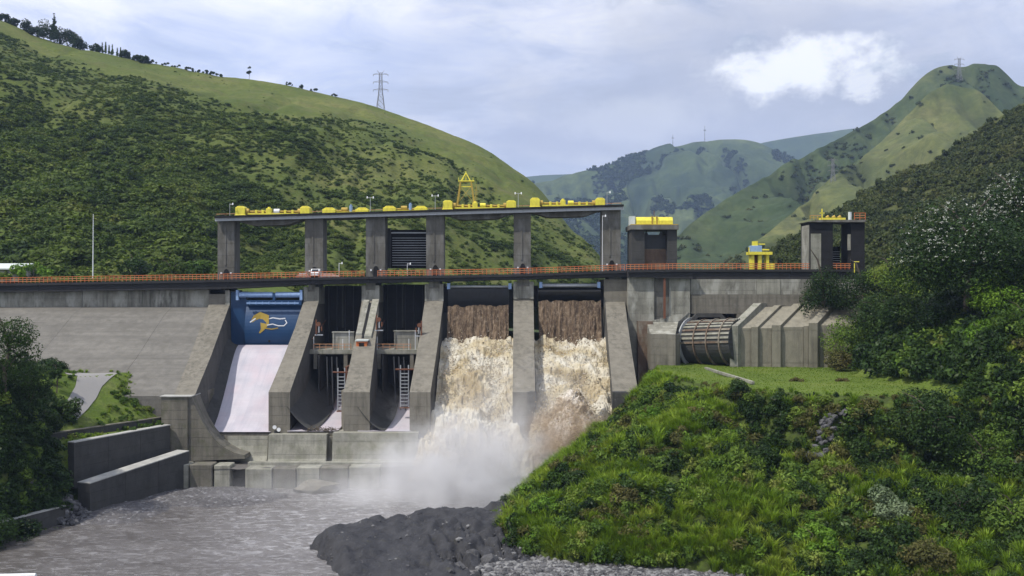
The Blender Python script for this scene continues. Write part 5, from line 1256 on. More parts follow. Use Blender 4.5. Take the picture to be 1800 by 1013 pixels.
def pier_gear():
    D = 186; z = PZ(613, D)
    e = empty('valve_cabin', (PX(636, D), D, z), label='rusty orange valve cabin on the crest of the middle pier', cat='cabin')
    MB().box(PX(626, D), PX(645, D), D, D+2, z-1.5, PZ(600, D)).build('body', M['orange'], e, bevel=.05)
    MB().box(PX(625, D), PX(647, D), D-.2, D+2.2, PZ(600, D), PZ(597.5, D)).build('roof', M['roof'], e)
    MB().box(PX(631, D), PX(640, D), D-.05, D, z-1, PZ(603, D)).build('doorway', M['black'], e)
    g = empty('slide_rail', (PX(650, 192), 192, 22), label='pale concrete ramp and dark slot running down the upper middle pier', cat='ramp')
    # ramp strip following the pier slope
    def strip(xa, xb, mat, nm, dz, ya, yb):
        prf = [(200, 29.6), (196, 27.2), (192, 24.6), (183, 19.8)]
        zf = lambda y: np.interp(y, [p[0] for p in prf][::-1], [p[1] for p in prf][::-1])
        m = MB(); ys = np.linspace(ya, yb, 6)
        for p, q in zip(ys[:-1], ys[1:]):
            m.hexa([(xa, q, zf(q)-.2), (xb, q, zf(q)-.2), (xb, p, zf(p)-.2), (xa, p, zf(p)-.2), (xa, q, zf(q)+dz), (xb, q, zf(q)+dz), (xb, p, zf(p)+dz), (xa, p, zf(p)+dz)])
        m.build(nm, M[mat], g)
    strip(-27.2, -25.9, 'conc_sill', 'ramp_slab', .5, 199.6, 188.5); strip(-27.7, -27.25, 'black', 'slot', .12, 199, 188.5); strip(-28.9, -27.8, 'conc_pale', 'ramp_kerb', .35, 199.6, 189.5)
    k = 0
    for px, py in ((556, 570), (662, 562), (741, 572)):
        D2 = 189.5; ee = empty('valve_gear', (PX(px, D2), D2, PZ(py+20, D2)), label=['rusty pipe gear on the right flank of the first spillway pier', 'rusty pipe gear on the right flank of the pointed middle pier', 'small white and rusty gear on the left flank of the fourth pier'][k], cat='pipe gear', group='rusty valve gear on the pier flanks')
        s = [1, 1, -1][k]
        for j in range(3):
            MB().cyl((PX(px, D2)+.5*j*s, D2, PZ(py+18-3*j, D2)), (PX(px, D2)+.5*j*s, D2, PZ(py-8+6*j, D2)), .13, n=7).build('pipe', M['steel' if j == 1 else 'rust'], ee)
        MB().cyl((PX(px, D2)+.4*s, D2-.15, PZ(py, D2)), (PX(px, D2)+.4*s, D2+.15, PZ(py, D2)), .42, n=12).build('handwheel', M['rust'], ee)
        MB().box(PX(px, D2)-.3, PX(px, D2)+1.2*s, D2, D2+.3, PZ(py+20, D2), PZ(py+18, D2)).build('bracket', M['steel'], ee); k += 1
    fl = empty('floodlight', (PX(487, 171.6), 171.6, PZ(760, 171.6)), label='small white floodlight pair on the sill before the first pier', cat='floodlight')
    for dx in (-.35, .35): MB().cyl((PX(487, 171.6)+dx, 171.3, PZ(753+dx*6, 171.6)), (PX(487, 171.6)+dx, 171.7, PZ(753+dx*6, 171.6)), .34, .2, n=14).build('lamp_head', M['white'], fl)
    MB().box(PX(487, 171.6)-.5, PX(487, 171.6)+.5, 171.7, 171.8, PZ(764, 171.6), PZ(757, 171.6)).build('stand', M['dark_steel'], fl)
pier_gear()
def driftwood():
    rg = np.random.default_rng(77); m = MB()
    for i in range(60):
        x = PX(rg.uniform(540, 592), 172); y = 171.4+rg.random()*1.2; a = rg.random()*3.14; l = .4+rg.random()*1.1; z = 8.1+rg.random()*.25
        m.cyl((x, y, z), (x+l*math.cos(a), y+.4*l*math.sin(a), z+rg.normal()*.35), .05+.05*rg.random(), .03, n=5)
    tag(m.build('driftwood', M['bark']), 'tangle of driftwood caught on the sill left of the middle pier', 'driftwood', kind='stuff')
driftwood()

# ------------------------------------------------------------------ river edge: shoal, mud mound, stones, boulders
def stone_protos(mat, n=5, name='stone'):
    import bmesh; out = []
    for i in range(n):
        bm = bmesh.new(); bmesh.ops.create_icosphere(bm, subdivisions=2 if name == 'boulder' else 1, radius=1)
        sx, sy, sz = _rg.uniform(.7, 1.3), _rg.uniform(.7, 1.2), _rg.uniform(.4, .8)
        for v in bm.verts:
            k = 1+_rg.normal()*.12; v.co.x *= sx*k; v.co.y *= sy*k; v.co.z *= sz*k
        me = bpy.data.meshes.new(name); bm.to_mesh(me); bm.free(); me.materials.append(mat); out.append(bpy.data.objects.new(name, me))
    return out
def stone_mat(name, a, b):
    n = NT(name); oi = n.N.new('ShaderNodeObjectInfo'); c = n.ramp(oi.outputs['Random'], [(0.0, a), (1.0, b)])
    c = n.mix(.5, c, n.ramp(n.noise(3, 6), [(0.3, tuple(np.array(a)*.6)), (0.7, tuple(np.array(b)*1.1))])); n.color(c); n.rough(.8); n.bump(n.noise(4, 6), .1); return n.m
M['stone'] = stone_mat('river stones', (0.06, 0.06, 0.063), (0.25, 0.25, 0.25))
M['stone_dark'] = stone_mat('dark stones', (0.035, 0.035, 0.038), (0.11, 0.11, 0.115))
SP = stone_protos(M['stone']); SD = stone_protos(M['stone_dark'])
def gravel_mat(name, a, b, c3):
    n = NT(name); v = n.vor(2.2, out='Color'); g = n.noise(.25, 6, rough=.65)
    s_ = n.N.new('ShaderNodeSeparateColor'); n.L.new(v, s_.inputs[0])
    c = n.ramp(s_.outputs[0], [(0.0, a), (.85, b), (1.0, c3)]); c = n.mix(n.ramp(g, [(0.35, .7), (.6, 0.0)]), c, tuple(np.array(a)*.7)); n.color(c); n.rough(.75)
    d = n.vor(2.2); e_ = n.noise(.9, 7, rough=.7); n.bump(n.math('SUBTRACT', e_, n.math('MULTIPLY', d, .4)), .3); return n.m
def mound_mat():
    n = NT('wet black silt and rock'); a = n.noise(.35, 7, rough=.7); f = n.noise(5, 5, rough=.75); g = n.noise(.9, 6, (1, 1, 1), .7, loc=(4, 4, 4))
    c = n.ramp(a, [(0.35, (0.018, 0.018, 0.021)), (0.65, (0.050, 0.051, 0.057))])
    c = n.mix(n.ramp(f, [(0.60, 0.0), (0.70, .7)]), c, (0.17, 0.17, 0.18))
    c = n.mix(n.ramp(g, [(0.60, 0.0), (0.72, .5)]), c, (0.060, 0.058, 0.030))
    n.color(c); n.rough(n.ramp(a, [(0.4, .35), (0.6, .8)])); n.bump(n.math('ADD', g, n.math('MULTIPLY', f, .5)), .22); return n.m
M['mound'] = mound_mat()
M['shoal'] = gravel_mat('wet river gravel', (0.075, 0.072, 0.075), (0.13, 0.125, 0.13), (0.3, 0.3, 0.32))
def shoal():
    def H(X, Y):
        d = ((X+46)/11.5)**2+((Y-157)/7.8)**2; line = np.clip((-37-X)*.0, 0, 1)
        a = .75*(1-d)+.18*fbm(X/2, Y/2, 4, 81); b = .6*(1-(((X+56)/7)**2+((Y-147)/9)**2))+.15*fbm(X/2, Y/2, 4, 82)
        return np.maximum(a, b)
    V, F = grid(-66, -28, 134, 166, .4, H); k = V[F][:, :, 2].max(1) > -.4; F = F[k]
    tag(mesh_np('gravel_shoal', V, F, M['shoal'], smooth=True), kind='structure')
    rg = np.random.default_rng(5); p = sample(V, F, 2600, rg, lambda p: p[:, 2] > .05); s = .05+.16*rg.random(len(p))**4
    scatter('shoal_stones', p, s, SP, 'grey cobbles strewn over the gravel shoal below the lowest wall', 'stones', seed=6)
    def Hm(X, Y):
        ax = np.array([-25.5, 124.0]); bx = np.array([2.0, 139.0]); ab = bx-ax; L2 = ab@ab
        t = ((X-ax[0])*ab[0]+(Y-ax[1])*ab[1])/L2; q = np.abs((X-ax[0])*(-ab[1])+(Y-ax[1])*ab[0])/math.sqrt(L2)
        side = ((X-ax[0])*(-ab[1])+(Y-ax[1])*ab[0])/math.sqrt(L2)   # + = far side
        wid = np.where(side > 0, 4.2, 17+6*np.clip(t, 0, 1)); e = sstep(0, 3.0, X-(-26.0+(127-Y)*.42)+.8*fbm(X/2, Y/2, 3, 98))
        h = np.interp(t, [-.2, 0, .25, .5, .62, .75, .9, 1.1], [2.2, 2.6, 3.0, 3.1, 3.5, 2.7, 3.2, 2.9])
        z = h*e*np.clip(1-(q/wid)**1.7, -1, 1)-.9*(1-e)
        rid = np.abs(fbm(X/2.4, Y/2.4, 5, 91)); cr = np.abs(fbm(X/1.6+Y/6, Y/5.0-X/9, 5, 97)); rt_ = sstep(-14, -3, X)*sstep(133, 122, Y); return z+(.9+.8*rt_)*(rid-.28)*np.clip(z, 0, 1.3)-1.5*rt_*sstep(.16, 0, cr)*np.clip(z, 0, 1)+.16*fbm(X/.9, Y/.9, 4, 93)*np.clip(z, 0, 1)
    V, F = grid(-31, 12, 100, 146, .3, Hm); k = V[F][:, :, 2].max(1) > -.3; F = F[k]
    tag(mesh_np('mud_mound_terrain', V, F, M['mound'], smooth=True), kind='structure')
    p = sample(V, F, 1500, rg, lambda p: (p[:, 2] > .2)); s = .03+.20*rg.random(len(p))**6; s *= 1+1.2*sstep(-12, -2, p[:, 0])*sstep(132, 120, p[:, 1])
    scatter('mound_stones', p, s, SD+SP[:2], 'dark stones and cobbles embedded in the silt mound', 'stones', seed=8)
    # gravel beach at the foot of the bluff
    def Hb(X, Y): return .55+.35*fbm(X/4, Y/4, 4, 95)-.0*X+.5*sstep(118, 112, Y)
    V, F = grid(-8, 26, 104, 128, .4, Hb); F = F[(V[F][:, :, 0].mean(1) > -3.2+1.6*fbm(V[F][:, :, 1].mean(1)/3, V[F][:, :, 0].mean(1)/9, 3, 5))]; 
    tag(mesh_np('beach_terrain', V, F, M['shoal'], smooth=True), kind='structure')
    p = sample(V, F, 6500, rg); s = .10+.38*rg.random(len(p))**2.6
    scatter('beach_stones', p, s, SP+SD[:2], 'pale and grey river stones covering the beach below the bluff', 'stones', seed=9)
    BP = stone_protos(M['stone_dark'], 4, 'boulder')
    lab = [(862, 992, 118, 1.5, 'largest blocky grey boulder at the right end of the silt mound'), (830, 978, 119.5, 1.0, 'mid sized grey boulder just left of the largest boulder'), (905, 1004, 116, .9, 'rounded grey boulder at the left edge of the stony beach'),
           (802, 1000, 117, 1.1, 'low cracked boulder on the near side of the silt mound'), (965, 1003, 116, .7, 'small grey boulder in the middle of the stony beach')]
    for i, (px, py, D, s, l) in enumerate(lab):
        b = BP[i % 4].copy(); b.name = 'boulder'; col.objects.link(b); p = P(px, py, D); b.location = p; b.scale = (s*1.0, s, s*1.25); b.rotation_euler = (.2, .1, i*1.3); tag(b, l, 'boulder', 'boulders at the river edge')
    bs = BP[1].copy(); bs.data = bs.data.copy(); bs.data.materials[0] = M['conc']; bs.name = 'boulder'; col.objects.link(bs); D = 161; bs.location = (PX(560, D), D, .55); bs.scale = (3.3, 2.0, 1.9); tag(bs, 'pale flat boulder awash in front of the broken weir', 'boulder')
    rp = []
    rg2 = np.random.default_rng(11)
    for i in range(420):
        rp.append((rg2.uniform(-66.5, -59.2), rg2.uniform(138, 145), 0)); 
    rp = np.array(rp); rp[:, 2] = np.maximum(.2, 3.4-np.abs(rp[:, 0]+62.5)*.9-np.abs(rp[:, 1]-142)*.3)*rg2.random(len(rp))**.4
    scatter('rubble', rp, .2+.5*rg2.random(len(rp)), SD+SP[:1], 'dark rubble heap at the left end of the lowest retaining wall', 'rubble', seed=12)
    n = 900; rp = np.stack([rg2.uniform(-80, -62, n), rg2.uniform(112, 141, n), np.zeros(n)], -1); rp[:, 2] = Hleft(rp[:, 0], rp[:, 1]); rp = rp[(rp[:, 2] > 0) & (rp[:, 2] < 6.5)]
    scatter('bank_stones', rp, .15+.45*rg2.random(len(rp))**2, SD+SP[:2], 'scattered stones on the dark bank above the river wall', 'stones', seed=13)
shoal()
# white edge of a handrail close to the photographer
D = 24; a = P(-60, 1014, D); b = P(63, 1011.5, D)
tag(MB().cyl(a, b, .05, n=12).build('handrail', M['white']), 'pale painted handrail end cutting the bottom left corner', 'handrail', kind='thing')

# ------------------------------------------------------------------ vegetation stuff
B_HILL = bush_protos('bush', M['leaf_hill'], 7, 1.0, 210, .19)
B_SLOPE = bush_protos('bush', M['leaf_slope'], 5, 1.0, 140, .24)
B_FAR = bush_protos('bush', M['far_tree'], 4, 1.0, 50, .42)
B_BLUFF = bush_protos('bush', M['leaf_bluff'], 7, 1.0, 330, .15, .7)
B_DARK = bush_protos('bush', M['leaf_dark'], 5, 1.0, 420, .15, .8)
B_BROWN = bush_protos('bush', M['leaf_brown'], 3, 1.0, 300, .14, .7)
B_BRIGHT = bush_protos('bush', M['leaf_bright'], 4, 1.0, 380, .14, .8)
TUFT = [proto('tuft', *tuft_arr(_rg, 80, 1.0, .7, .026), M['blade']) for _ in range(4)]
def veg():
    rg = np.random.default_rng(101)
    p, vg, h = sample_loft(HL, 110000, rg, lambda v: np.where(v < .05, .004, v**1.3))
    d = p[:, 1]; k = rg.random(len(p)) < np.clip(300/d, .35, 1); p = p[k]; vg = vg[k]; h = h[k]
    pxx = p[:, 0]/p[:, 1]*1800+900; big = (1-sstep(260, 560, pxx))*(1-sstep(.45, .8, h)); s = (.60+1.3*rg.random(len(p))**2.4)*(.7+.5*np.clip(vg, 0, 1))*(1+1.0*big)
    p[:, 2] -= .25*s
    scatter('hillside_shrubs', p, s, B_HILL, 'dense green shrubs covering the big hill behind the dam', seed=1, zs=.5+.45*rg.random(len(p)))
    p, vg, h = sample_loft(HN, 20000, rg, lambda v: v**1.0); s = 1.2+2.0*rg.random(len(p))**1.6; p[:, 2] -= .2*s
    scatter('slope_shrubs', p, s, B_SLOPE, 'dark scrub covering the near slope at the right', seed=2, zs=.7+.6*rg.random(len(p)))
    pts = []; sc = []
    for S_, n, s0 in ((MC, 9000, 3.2), (MD, 7000, 2.6)):
        p, vg, h = sample_loft(S_, n, rg, lambda v: .02+.9*v**2); pts.append(p); sc.append(s0*(.5+rg.random(len(p))))
    p = np.concatenate(pts); s = np.concatenate(sc); p[:, 2] -= .3*s
    scatter('gully_woods', p, s, B_SLOPE, 'clumps of trees in the gullies of the right mountain', seed=3)
    p, vg, h = sample_loft(MA, 26000, rg); n = fbm(p[:, 0]/170, p[:, 1]/260, 5, 12); n2 = np.abs(fbm(p[:, 0]/260+5, p[:, 1]/420, 4, 19)); k = (n > .16) | ((n2 < .035) & (n > -.4)) ; p = p[k]
    s = 7*(.5+rg.random(len(p))); scatter('far_woods', p, s, B_FAR, 'woods and hedgerows on the far mountain', seed=4)
    # bluff
    def keepc(p): return p[:, 2] > .4
    V, F = BV, BF
    def infr(p): return (p[:, 1] < 200) & (p[:, 0] < 125) & (p[:, 1] > 78) & (np.abs(p[:, 0]) < p[:, 1]*.62)
    flat = lambda p: (np.abs(p[:, 2]-TER) < .9) & inside(p[:, 0], p[:, 1], FLAT)
    p = sample(V, F, 120000, rg, lambda p: infr(p) & (p[:, 2] > .8)); f = flat(p)
    q = p[~f]; w = fbm(q[:, 0]/7, q[:, 1]/7+q[:, 2]/5, 3, 333); w2 = fbm(q[:, 0]/5+4, q[:, 1]/5+q[:, 2]/4, 3, 334)
    edge = lambda a: np.where((np.abs(a[:, 2]-TER) < .9) & (a[:, 0] < 58), .35, 1.0)*np.where(a[:, 1] > 172, .6, 1)
    u = rg.random(len(q))
    sun_side = sstep(34, 18, q[:, 0])
    pb = .36*np.ones(len(q)); pb = pb*(1-.55*sstep(0, .3, w)*sun_side); kb = u < pb; qq = q[kb]; ww = w[kb]; s = .45+1.15*rg.random(len(qq))**1.9; s *= 1+.30*sstep(40, 60, qq[:, 0]); s *= np.where(ww > .15, .6, 1)*edge(qq)
    face = (qq[:, 0] > 30) & (qq[:, 2] > 9.5) & (qq[:, 1] < 142) & (qq[:, 0] < 52); pal = np.where(w2[kb]+.28*face > .20, 1, np.where(w2[kb] < -.30+.75*sstep(34, 50, qq[:, 0])+.22*face, 2, 0))  # more dark scrub to the right, standing in for tree shade
    for j, (nm, PR, lb) in enumerate((('bluff_shrubs', B_BLUFF+B_BLUFF+B_DARK[:2]+B_BRIGHT[:1], 'mixed leafy undergrowth smothering the bluff'), ('brown_scrub', B_BROWN+B_BLUFF[:2], 'brownish dry scrub in patches on the bluff'), ('dark_scrub', B_DARK+B_BLUFF[:1], 'dark leafy scrub in patches on the bluff'))):
        k = pal == j; scatter(nm, qq[k], s[k], PR, lb, seed=21+j, zs=.7+.7*rg.random(int(k.sum())))
    fq = (q[:, 0] > 30) & (q[:, 2] > 9.5) & (q[:, 1] < 142); pg = (.05+.95*sstep(-.35, .10, w)*(.22+.78*sun_side))*np.where(fq, .35, 1); kg = rg.random(len(q)) < pg*.75; qg = q[kg]
    scatter('bluff_grass', qg, (.8+1.0*rg.random(len(qg)))*edge(qg)**.8, TUFT, 'long arching grass hanging over the bluff', 'grass', seed=27)
    t = p[f]; kt = rg.random(len(t)) < .95; t = t[kt]
    scatter('terrace_grass', t, .06+.09*rg.random(len(t)), TUFT, 'short mown grass on the flat terrace', 'grass', seed=23)
    ppx = p[:, 0]/p[:, 1]*1800+900; ppy = 506.5-(p[:, 2]-CZ)/p[:, 1]*1800; oc = (np.abs(ppx-1448+(ppy-770)*.45) < 17) & (np.abs(ppy-770) < 42) & (p[:, 1] < 150)
    o_ = p[oc]; o_ = o_[rg.random(len(o_)) < .8]
    if len(o_): scatter('rock_outcrop', o_+np.array([0, -.7, .5]), .2+.35*rg.random(len(o_)), SD, 'small dark rock outcrop showing through the scrub high on the cliff', 'rocks', seed=31)
    k = (p[:, 0] > 57) & (p[:, 1] > 140) & (p[:, 0] < 112); th = p[k & ~f]; th = th[rg.random(len(th)) < .10]
    scatter('bank_thicket', th, 1.3+1.6*rg.random(len(th)), B_DARK+B_BLUFF[:3], 'tall dark thicket covering the bank behind the terrace', seed=29)
    # left bank
    p = sample(LV, LF, 26000, rg, lambda p: (p[:, 2] > 1.0) & (p[:, 0] > -110)); path = (seg_dist(p[:, 0], p[:, 1], [(-71, 174), (-69, 170), (-67.8, 165), (-68.3, 158.5)]) < 3.0)
    p = p[~path]; spur = (p[:, 1] < 158) & (p[:, 2] > 11.5) | (p[:, 0] < -78) | ((p[:, 1] < 146))
    q = p[spur]; k = rg.random(len(q)) < .85; q = q[k]
    scatter('bank_undergrowth', q, .6+1.1*rg.random(len(q))**1.5, B_DARK+B_BLUFF[:1], 'dark undergrowth on the left bank spur', seed=24)
    q = p[~spur]; e = fbm(q[:, 0]/5, q[:, 1]/5, 3, 55); k = (rg.random(len(q)) < .06+.5*sstep(.0, .4, e)+.5*np.exp(-((q[:, 0]+58)**2/30+(q[:, 1]-170)**2/40))); qb = q[k]
    scatter('bank_shrubs', qb, .3+.55*rg.random(len(qb)), B_BLUFF, 'low shrubs on the grassy slope between path and retaining walls', seed=25)
    k = rg.random(len(q)) < .35; qg = q[k]
    scatter('bank_grass', qg, .25+.35*rg.random(len(qg)), TUFT, 'grass on the slope below the left dam wall', 'grass', seed=26)
veg()

# ------------------------------------------------------------------ individual trees and bushes
def trunk_mesh(h, r, limbs, rg, spread):
    m = MB(); p = np.array([0., 0, -.5]); tips = []
    pts = [p]
    for i in range(4): pts.append(pts[-1]+np.array([rg.normal()*.06*h*.3, rg.normal()*.06*h*.3, h/4+.12]))
    for i in range(4): m.cyl(pts[i], pts[i+1], r*(1-.18*i), r*(1-.18*(i+1)), n=8, cap=False)
    for i in range(limbs):
        a = 6.283*i/limbs+rg.random(); b = pts[2+i % 3]; e = b+np.array([math.cos(a)*spread*(.5+.4*rg.random()), math.sin(a)*spread*(.5+.4*rg.random()), h*.35*(.5+rg.random())])
        mid = (b+e)/2+np.array([0, 0, .1*h]); m.cyl(b, mid, r*.45, r*.3, n=6, cap=False); m.cyl(mid, e, r*.3, r*.1, n=6, cap=False)
    return m
def tree(name, label, cat, loc, h, rx, rz, leafmat, seed, nleaf=2500, leaf=.2, nclump=22, trunk_h=None, clump=.36, group=None, ry=None, extra=None, low=-.35, limbs=5, fill=.8):
    rg = np.random.default_rng(seed); loc = np.array(loc, float)
    e = bpy.data.objects.new(name, None); col.objects.link(e); e.location = loc; tag(e, label, cat, group)
    th = trunk_h if trunk_h is not None else h-rz
    t = trunk_mesh(max(.5, th+rz*.4), max(.06, .028*h), limbs, rg, rx*.7).build('trunk' if cat == 'tree' else 'stem', M['bark'], e)
    V, F = crown_arr(rg, rx, ry or rx, rz, nclump, nleaf, leaf, clump=clump, low=low, fill=fill); V[:, 2] += h-rz
    mesh_np('crown' if cat == 'tree' else 'foliage', V, F, M[leafmat], e)
    if extra: extra(e, rg, rx, ry or rx, rz, h)
    return e
def conifer(name, label, loc, h, r, mat, seed, group=None):
    rg = np.random.default_rng(seed); e = bpy.data.objects.new(name, None); col.objects.link(e); e.location = loc; tag(e, label, 'tree', group)
    MB().cyl((0, 0, -.5), (0, 0, h*.95), .02*h, .004*h, n=7).build('trunk', M['bark'], e)
    n = 14; c = []; rad = []
    for i in range(n):
        t = i/(n-1); rr = r*(1-t)**.8*(.7+.5*rg.random())
        for k in range(3):
            a = rg.random()*6.283; c.append((rr*.6*math.cos(a), rr*.6*math.sin(a), h*(.18+.80*t))); rad.append(max(.25, rr*.6))
    V, F = leaf_cloud(c, rad, 1300, .035*h, rg, up=-.2); mesh_np('crown', V, F, M[mat], e); return e
def onhill(px, dz=0.0, h=1.0):
    p = ridge_point(HL, px, h); p[2] += dz; return p
def ridge_trees():
    g = 'trees on the left ridge'
    L_ = [(8, 5.5, 4.2, 'rounded dark tree at the very top left of the ridge'), (24, 5, 4, 'small dark tree second from the left end of the ridge'), (52, 8, 5.5, 'flat topped dark tree left of the ridge grove'), (66, 7, 4.5, 'dark tree at the left edge of the ridge grove'),
          (78, 12, 5.2, 'tall bushy tree just left of the spire tree'), (104, 10.5, 5.2, 'dark rounded tree just right of the spire tree'), (118, 11, 5, 'broad dark tree in the middle of the ridge grove'), (134, 9.5, 4.6, 'round crowned tree in the right part of the grove'), (146, 9, 4.6, 'round dark tree ending the ridge grove'),
          (168, 5, 4, 'low dark bush tree right of the ridge grove'), (220, 5, 3.6, 'small dark tree right of the thin saplings'), (238, 4, 3.6, 'low bushy tree on the ridge right of the saplings'), (252, 5.2, 3.4, 'round little tree ending the row right of the saplings')]
    for i, (px, h, r, lab) in enumerate(L_):
        tree('ridge_tree', lab, 'tree', onhill(px, -.6), h, r, h*.52, 'far_tree', 300+i, 1100, .5, 14, clump=.5, group=g, limbs=4, low=-.9)
    conifer('spire_tree', 'tall pointed spire tree rising above the ridge grove', onhill(95, -.5), 17.5, 2.8, 'far_tree', 321, g)
    for i, px in enumerate((180, 186, 192, 198, 205, 211)):
        conifer('sapling_tree', ['leftmost of the thin pointed saplings on the left ridge', 'second thin pointed sapling from the left on the ridge', 'third thin sapling of the sparse ridge row', 'fourth thin sapling of the sparse ridge row', 'fifth thin sapling, second from the right of the ridge row', 'rightmost and shortest sapling of the sparse ridge row'][i], onhill(px, -.5), 6.5-.5*i*.6+(i % 2), .9, 'leaf_hill', 330+i, 'thin saplings on the left ridge')
    for i, (px, lab) in enumerate([(268, 'first low hedge bush right of the round ridge trees'), (290, 'dark hedge bush on the ridge line, upper left'), (312, 'hedge bush on the ridge left of its gap'), (330, 'low dark hedge bush half way to the lone tree'), (345, 'round hedge bush half way to the lone tree'), (362, 'dark hedge bush near the end of the hedge'), (372, 'tiny hedge bush before the gap'), (386, 'last hedge bush left of the lone tree'),
                                   (505, 'dark bush on the ridge right of the lone tree'), (527, 'tiny bush on the ridge, second right of the lone tree'), (553, 'tiny bush on the ridge left of the pylon'), (590, 'low bush on the ridge just left of the pylon')]):
        tree('ridge_bush', lab, 'bush', onhill(px, -.4), 2.6, 2.6+(i % 3)*.6, 1.5, 'far_tree', 350+i, 260, .5, 6, group='bushes on the left ridge', limbs=2)
    # lone tree: thin trunk, tuft crown with a second small tuft
    e = tree('lone_tree', 'lone tree with a thin bare trunk alone on the ridge', 'tree', onhill(439, -.4), 6.2, 1.7, 2.1, 'far_tree', 380, 500, .38, 8, trunk_h=3.5, limbs=3)
    rg = np.random.default_rng(5); V, F = leaf_cloud([(.5, 0, 7.6), (-.4, 0, 7.3)], [.8, .5], 90, .3, rg); mesh_np('crown', V, F, M['far_tree'], e)
    MB().cyl((0, 0, 4), (.3, 0, 7.4), .08, .04, n=5).build('limb', M['bark'], e)
ridge_trees()
def pylon(loc, h, label, w=1.0, mat='pylon', arms=3):
    x, y, z = loc; e = empty('pylon', tuple(loc), label=label, cat='pylon', group='power pylons'); r = .0055*h*w
    lv = [(0, .095), (.12, .085), (.25, .07), (.38, .055), (.52, .042), (.66, .038), (.8, .035), (.92, .035)]
    def c(k, sx, sy): t, ww = lv[k]; return (x+sx*ww*h, y+sy*ww*h, z+t*h)
    m = MB()
    for k in range(len(lv)-1):
        for sx, sy in ((-1, -1), (1, -1), (1, 1), (-1, 1)): m.cyl(c(k, sx, sy), c(k+1, sx, sy), r, n=4)
    m.build('legs_frame', M[mat], e)
    m = MB()
    for k in range(len(lv)-1):
        for (a, b) in (((-1, -1), (1, -1)), ((1, -1), (1, 1)), ((1, 1), (-1, 1)), ((-1, 1), (-1, -1))):
            m.cyl(c(k, *a), c(k+1, *b), r*.6, n=3); m.cyl(c(k, *b), c(k+1, *a), r*.6, n=3); m.cyl(c(k+1, *a), c(k+1, *b), r*.6, n=3)
    m.build('bracing', M[mat], e)
    for t in ((.5, .7, .9) if arms == 3 else (.7,)):
        m = MB(); zz = z+t*h; wd = .19*h
        for s in (-1, 1):
            m.cyl((x, y, zz), (x+s*wd, y, zz), r*.9, n=4); m.cyl((x, y, zz+.045*h), (x+s*wd, y, zz), r*.7, n=4); m.cyl((x+s*wd, y, zz), (x+s*wd, y, zz-.05*h), r, n=4)
        m.build('crossarm', M[mat], e)
    m = MB()
    for s in (-1, 1): m.cyl((x+s*.03*h, y, z+.92*h), (x+s*.09*h, y, z+h), r*.8, n=4)
    m.build('peak_horn', M[mat], e)
p = onhill(668, -.5); pylon(p, 23.5, 'lattice pylon with three crossarms standing on the left ridge')
p = ridge_point(MC, 1688, .945); p[2] -= 2; pylon(p, 34, 'faint lattice pylon on the flat summit of the right mountain')
p = ridge_point(MD, 1467, .96); p[2] -= 2; pylon(p, 24, 'faint small pylon half way down the right mountain spur')
for px, hh, lab in ((1182, 40, 'tiny mast on the far green mountain, the left one of two'), (1240, 50, 'tiny mast on the summit of the far green mountain')):
    p = ridge_point(MA, px); e = empty('far_mast', tuple(p), label=lab, cat='mast'); MB().cyl(tuple(p), (p[0], p[1], p[2]+hh), 1.2, .6, n=5).build('shaft', M['pylon'], e); MB().box(p[0]-4, p[0]+4, p[1]-1, p[1]+1, p[2]+hh*.7, p[2]+hh*.75).build('crossbar', M['pylon'], e)

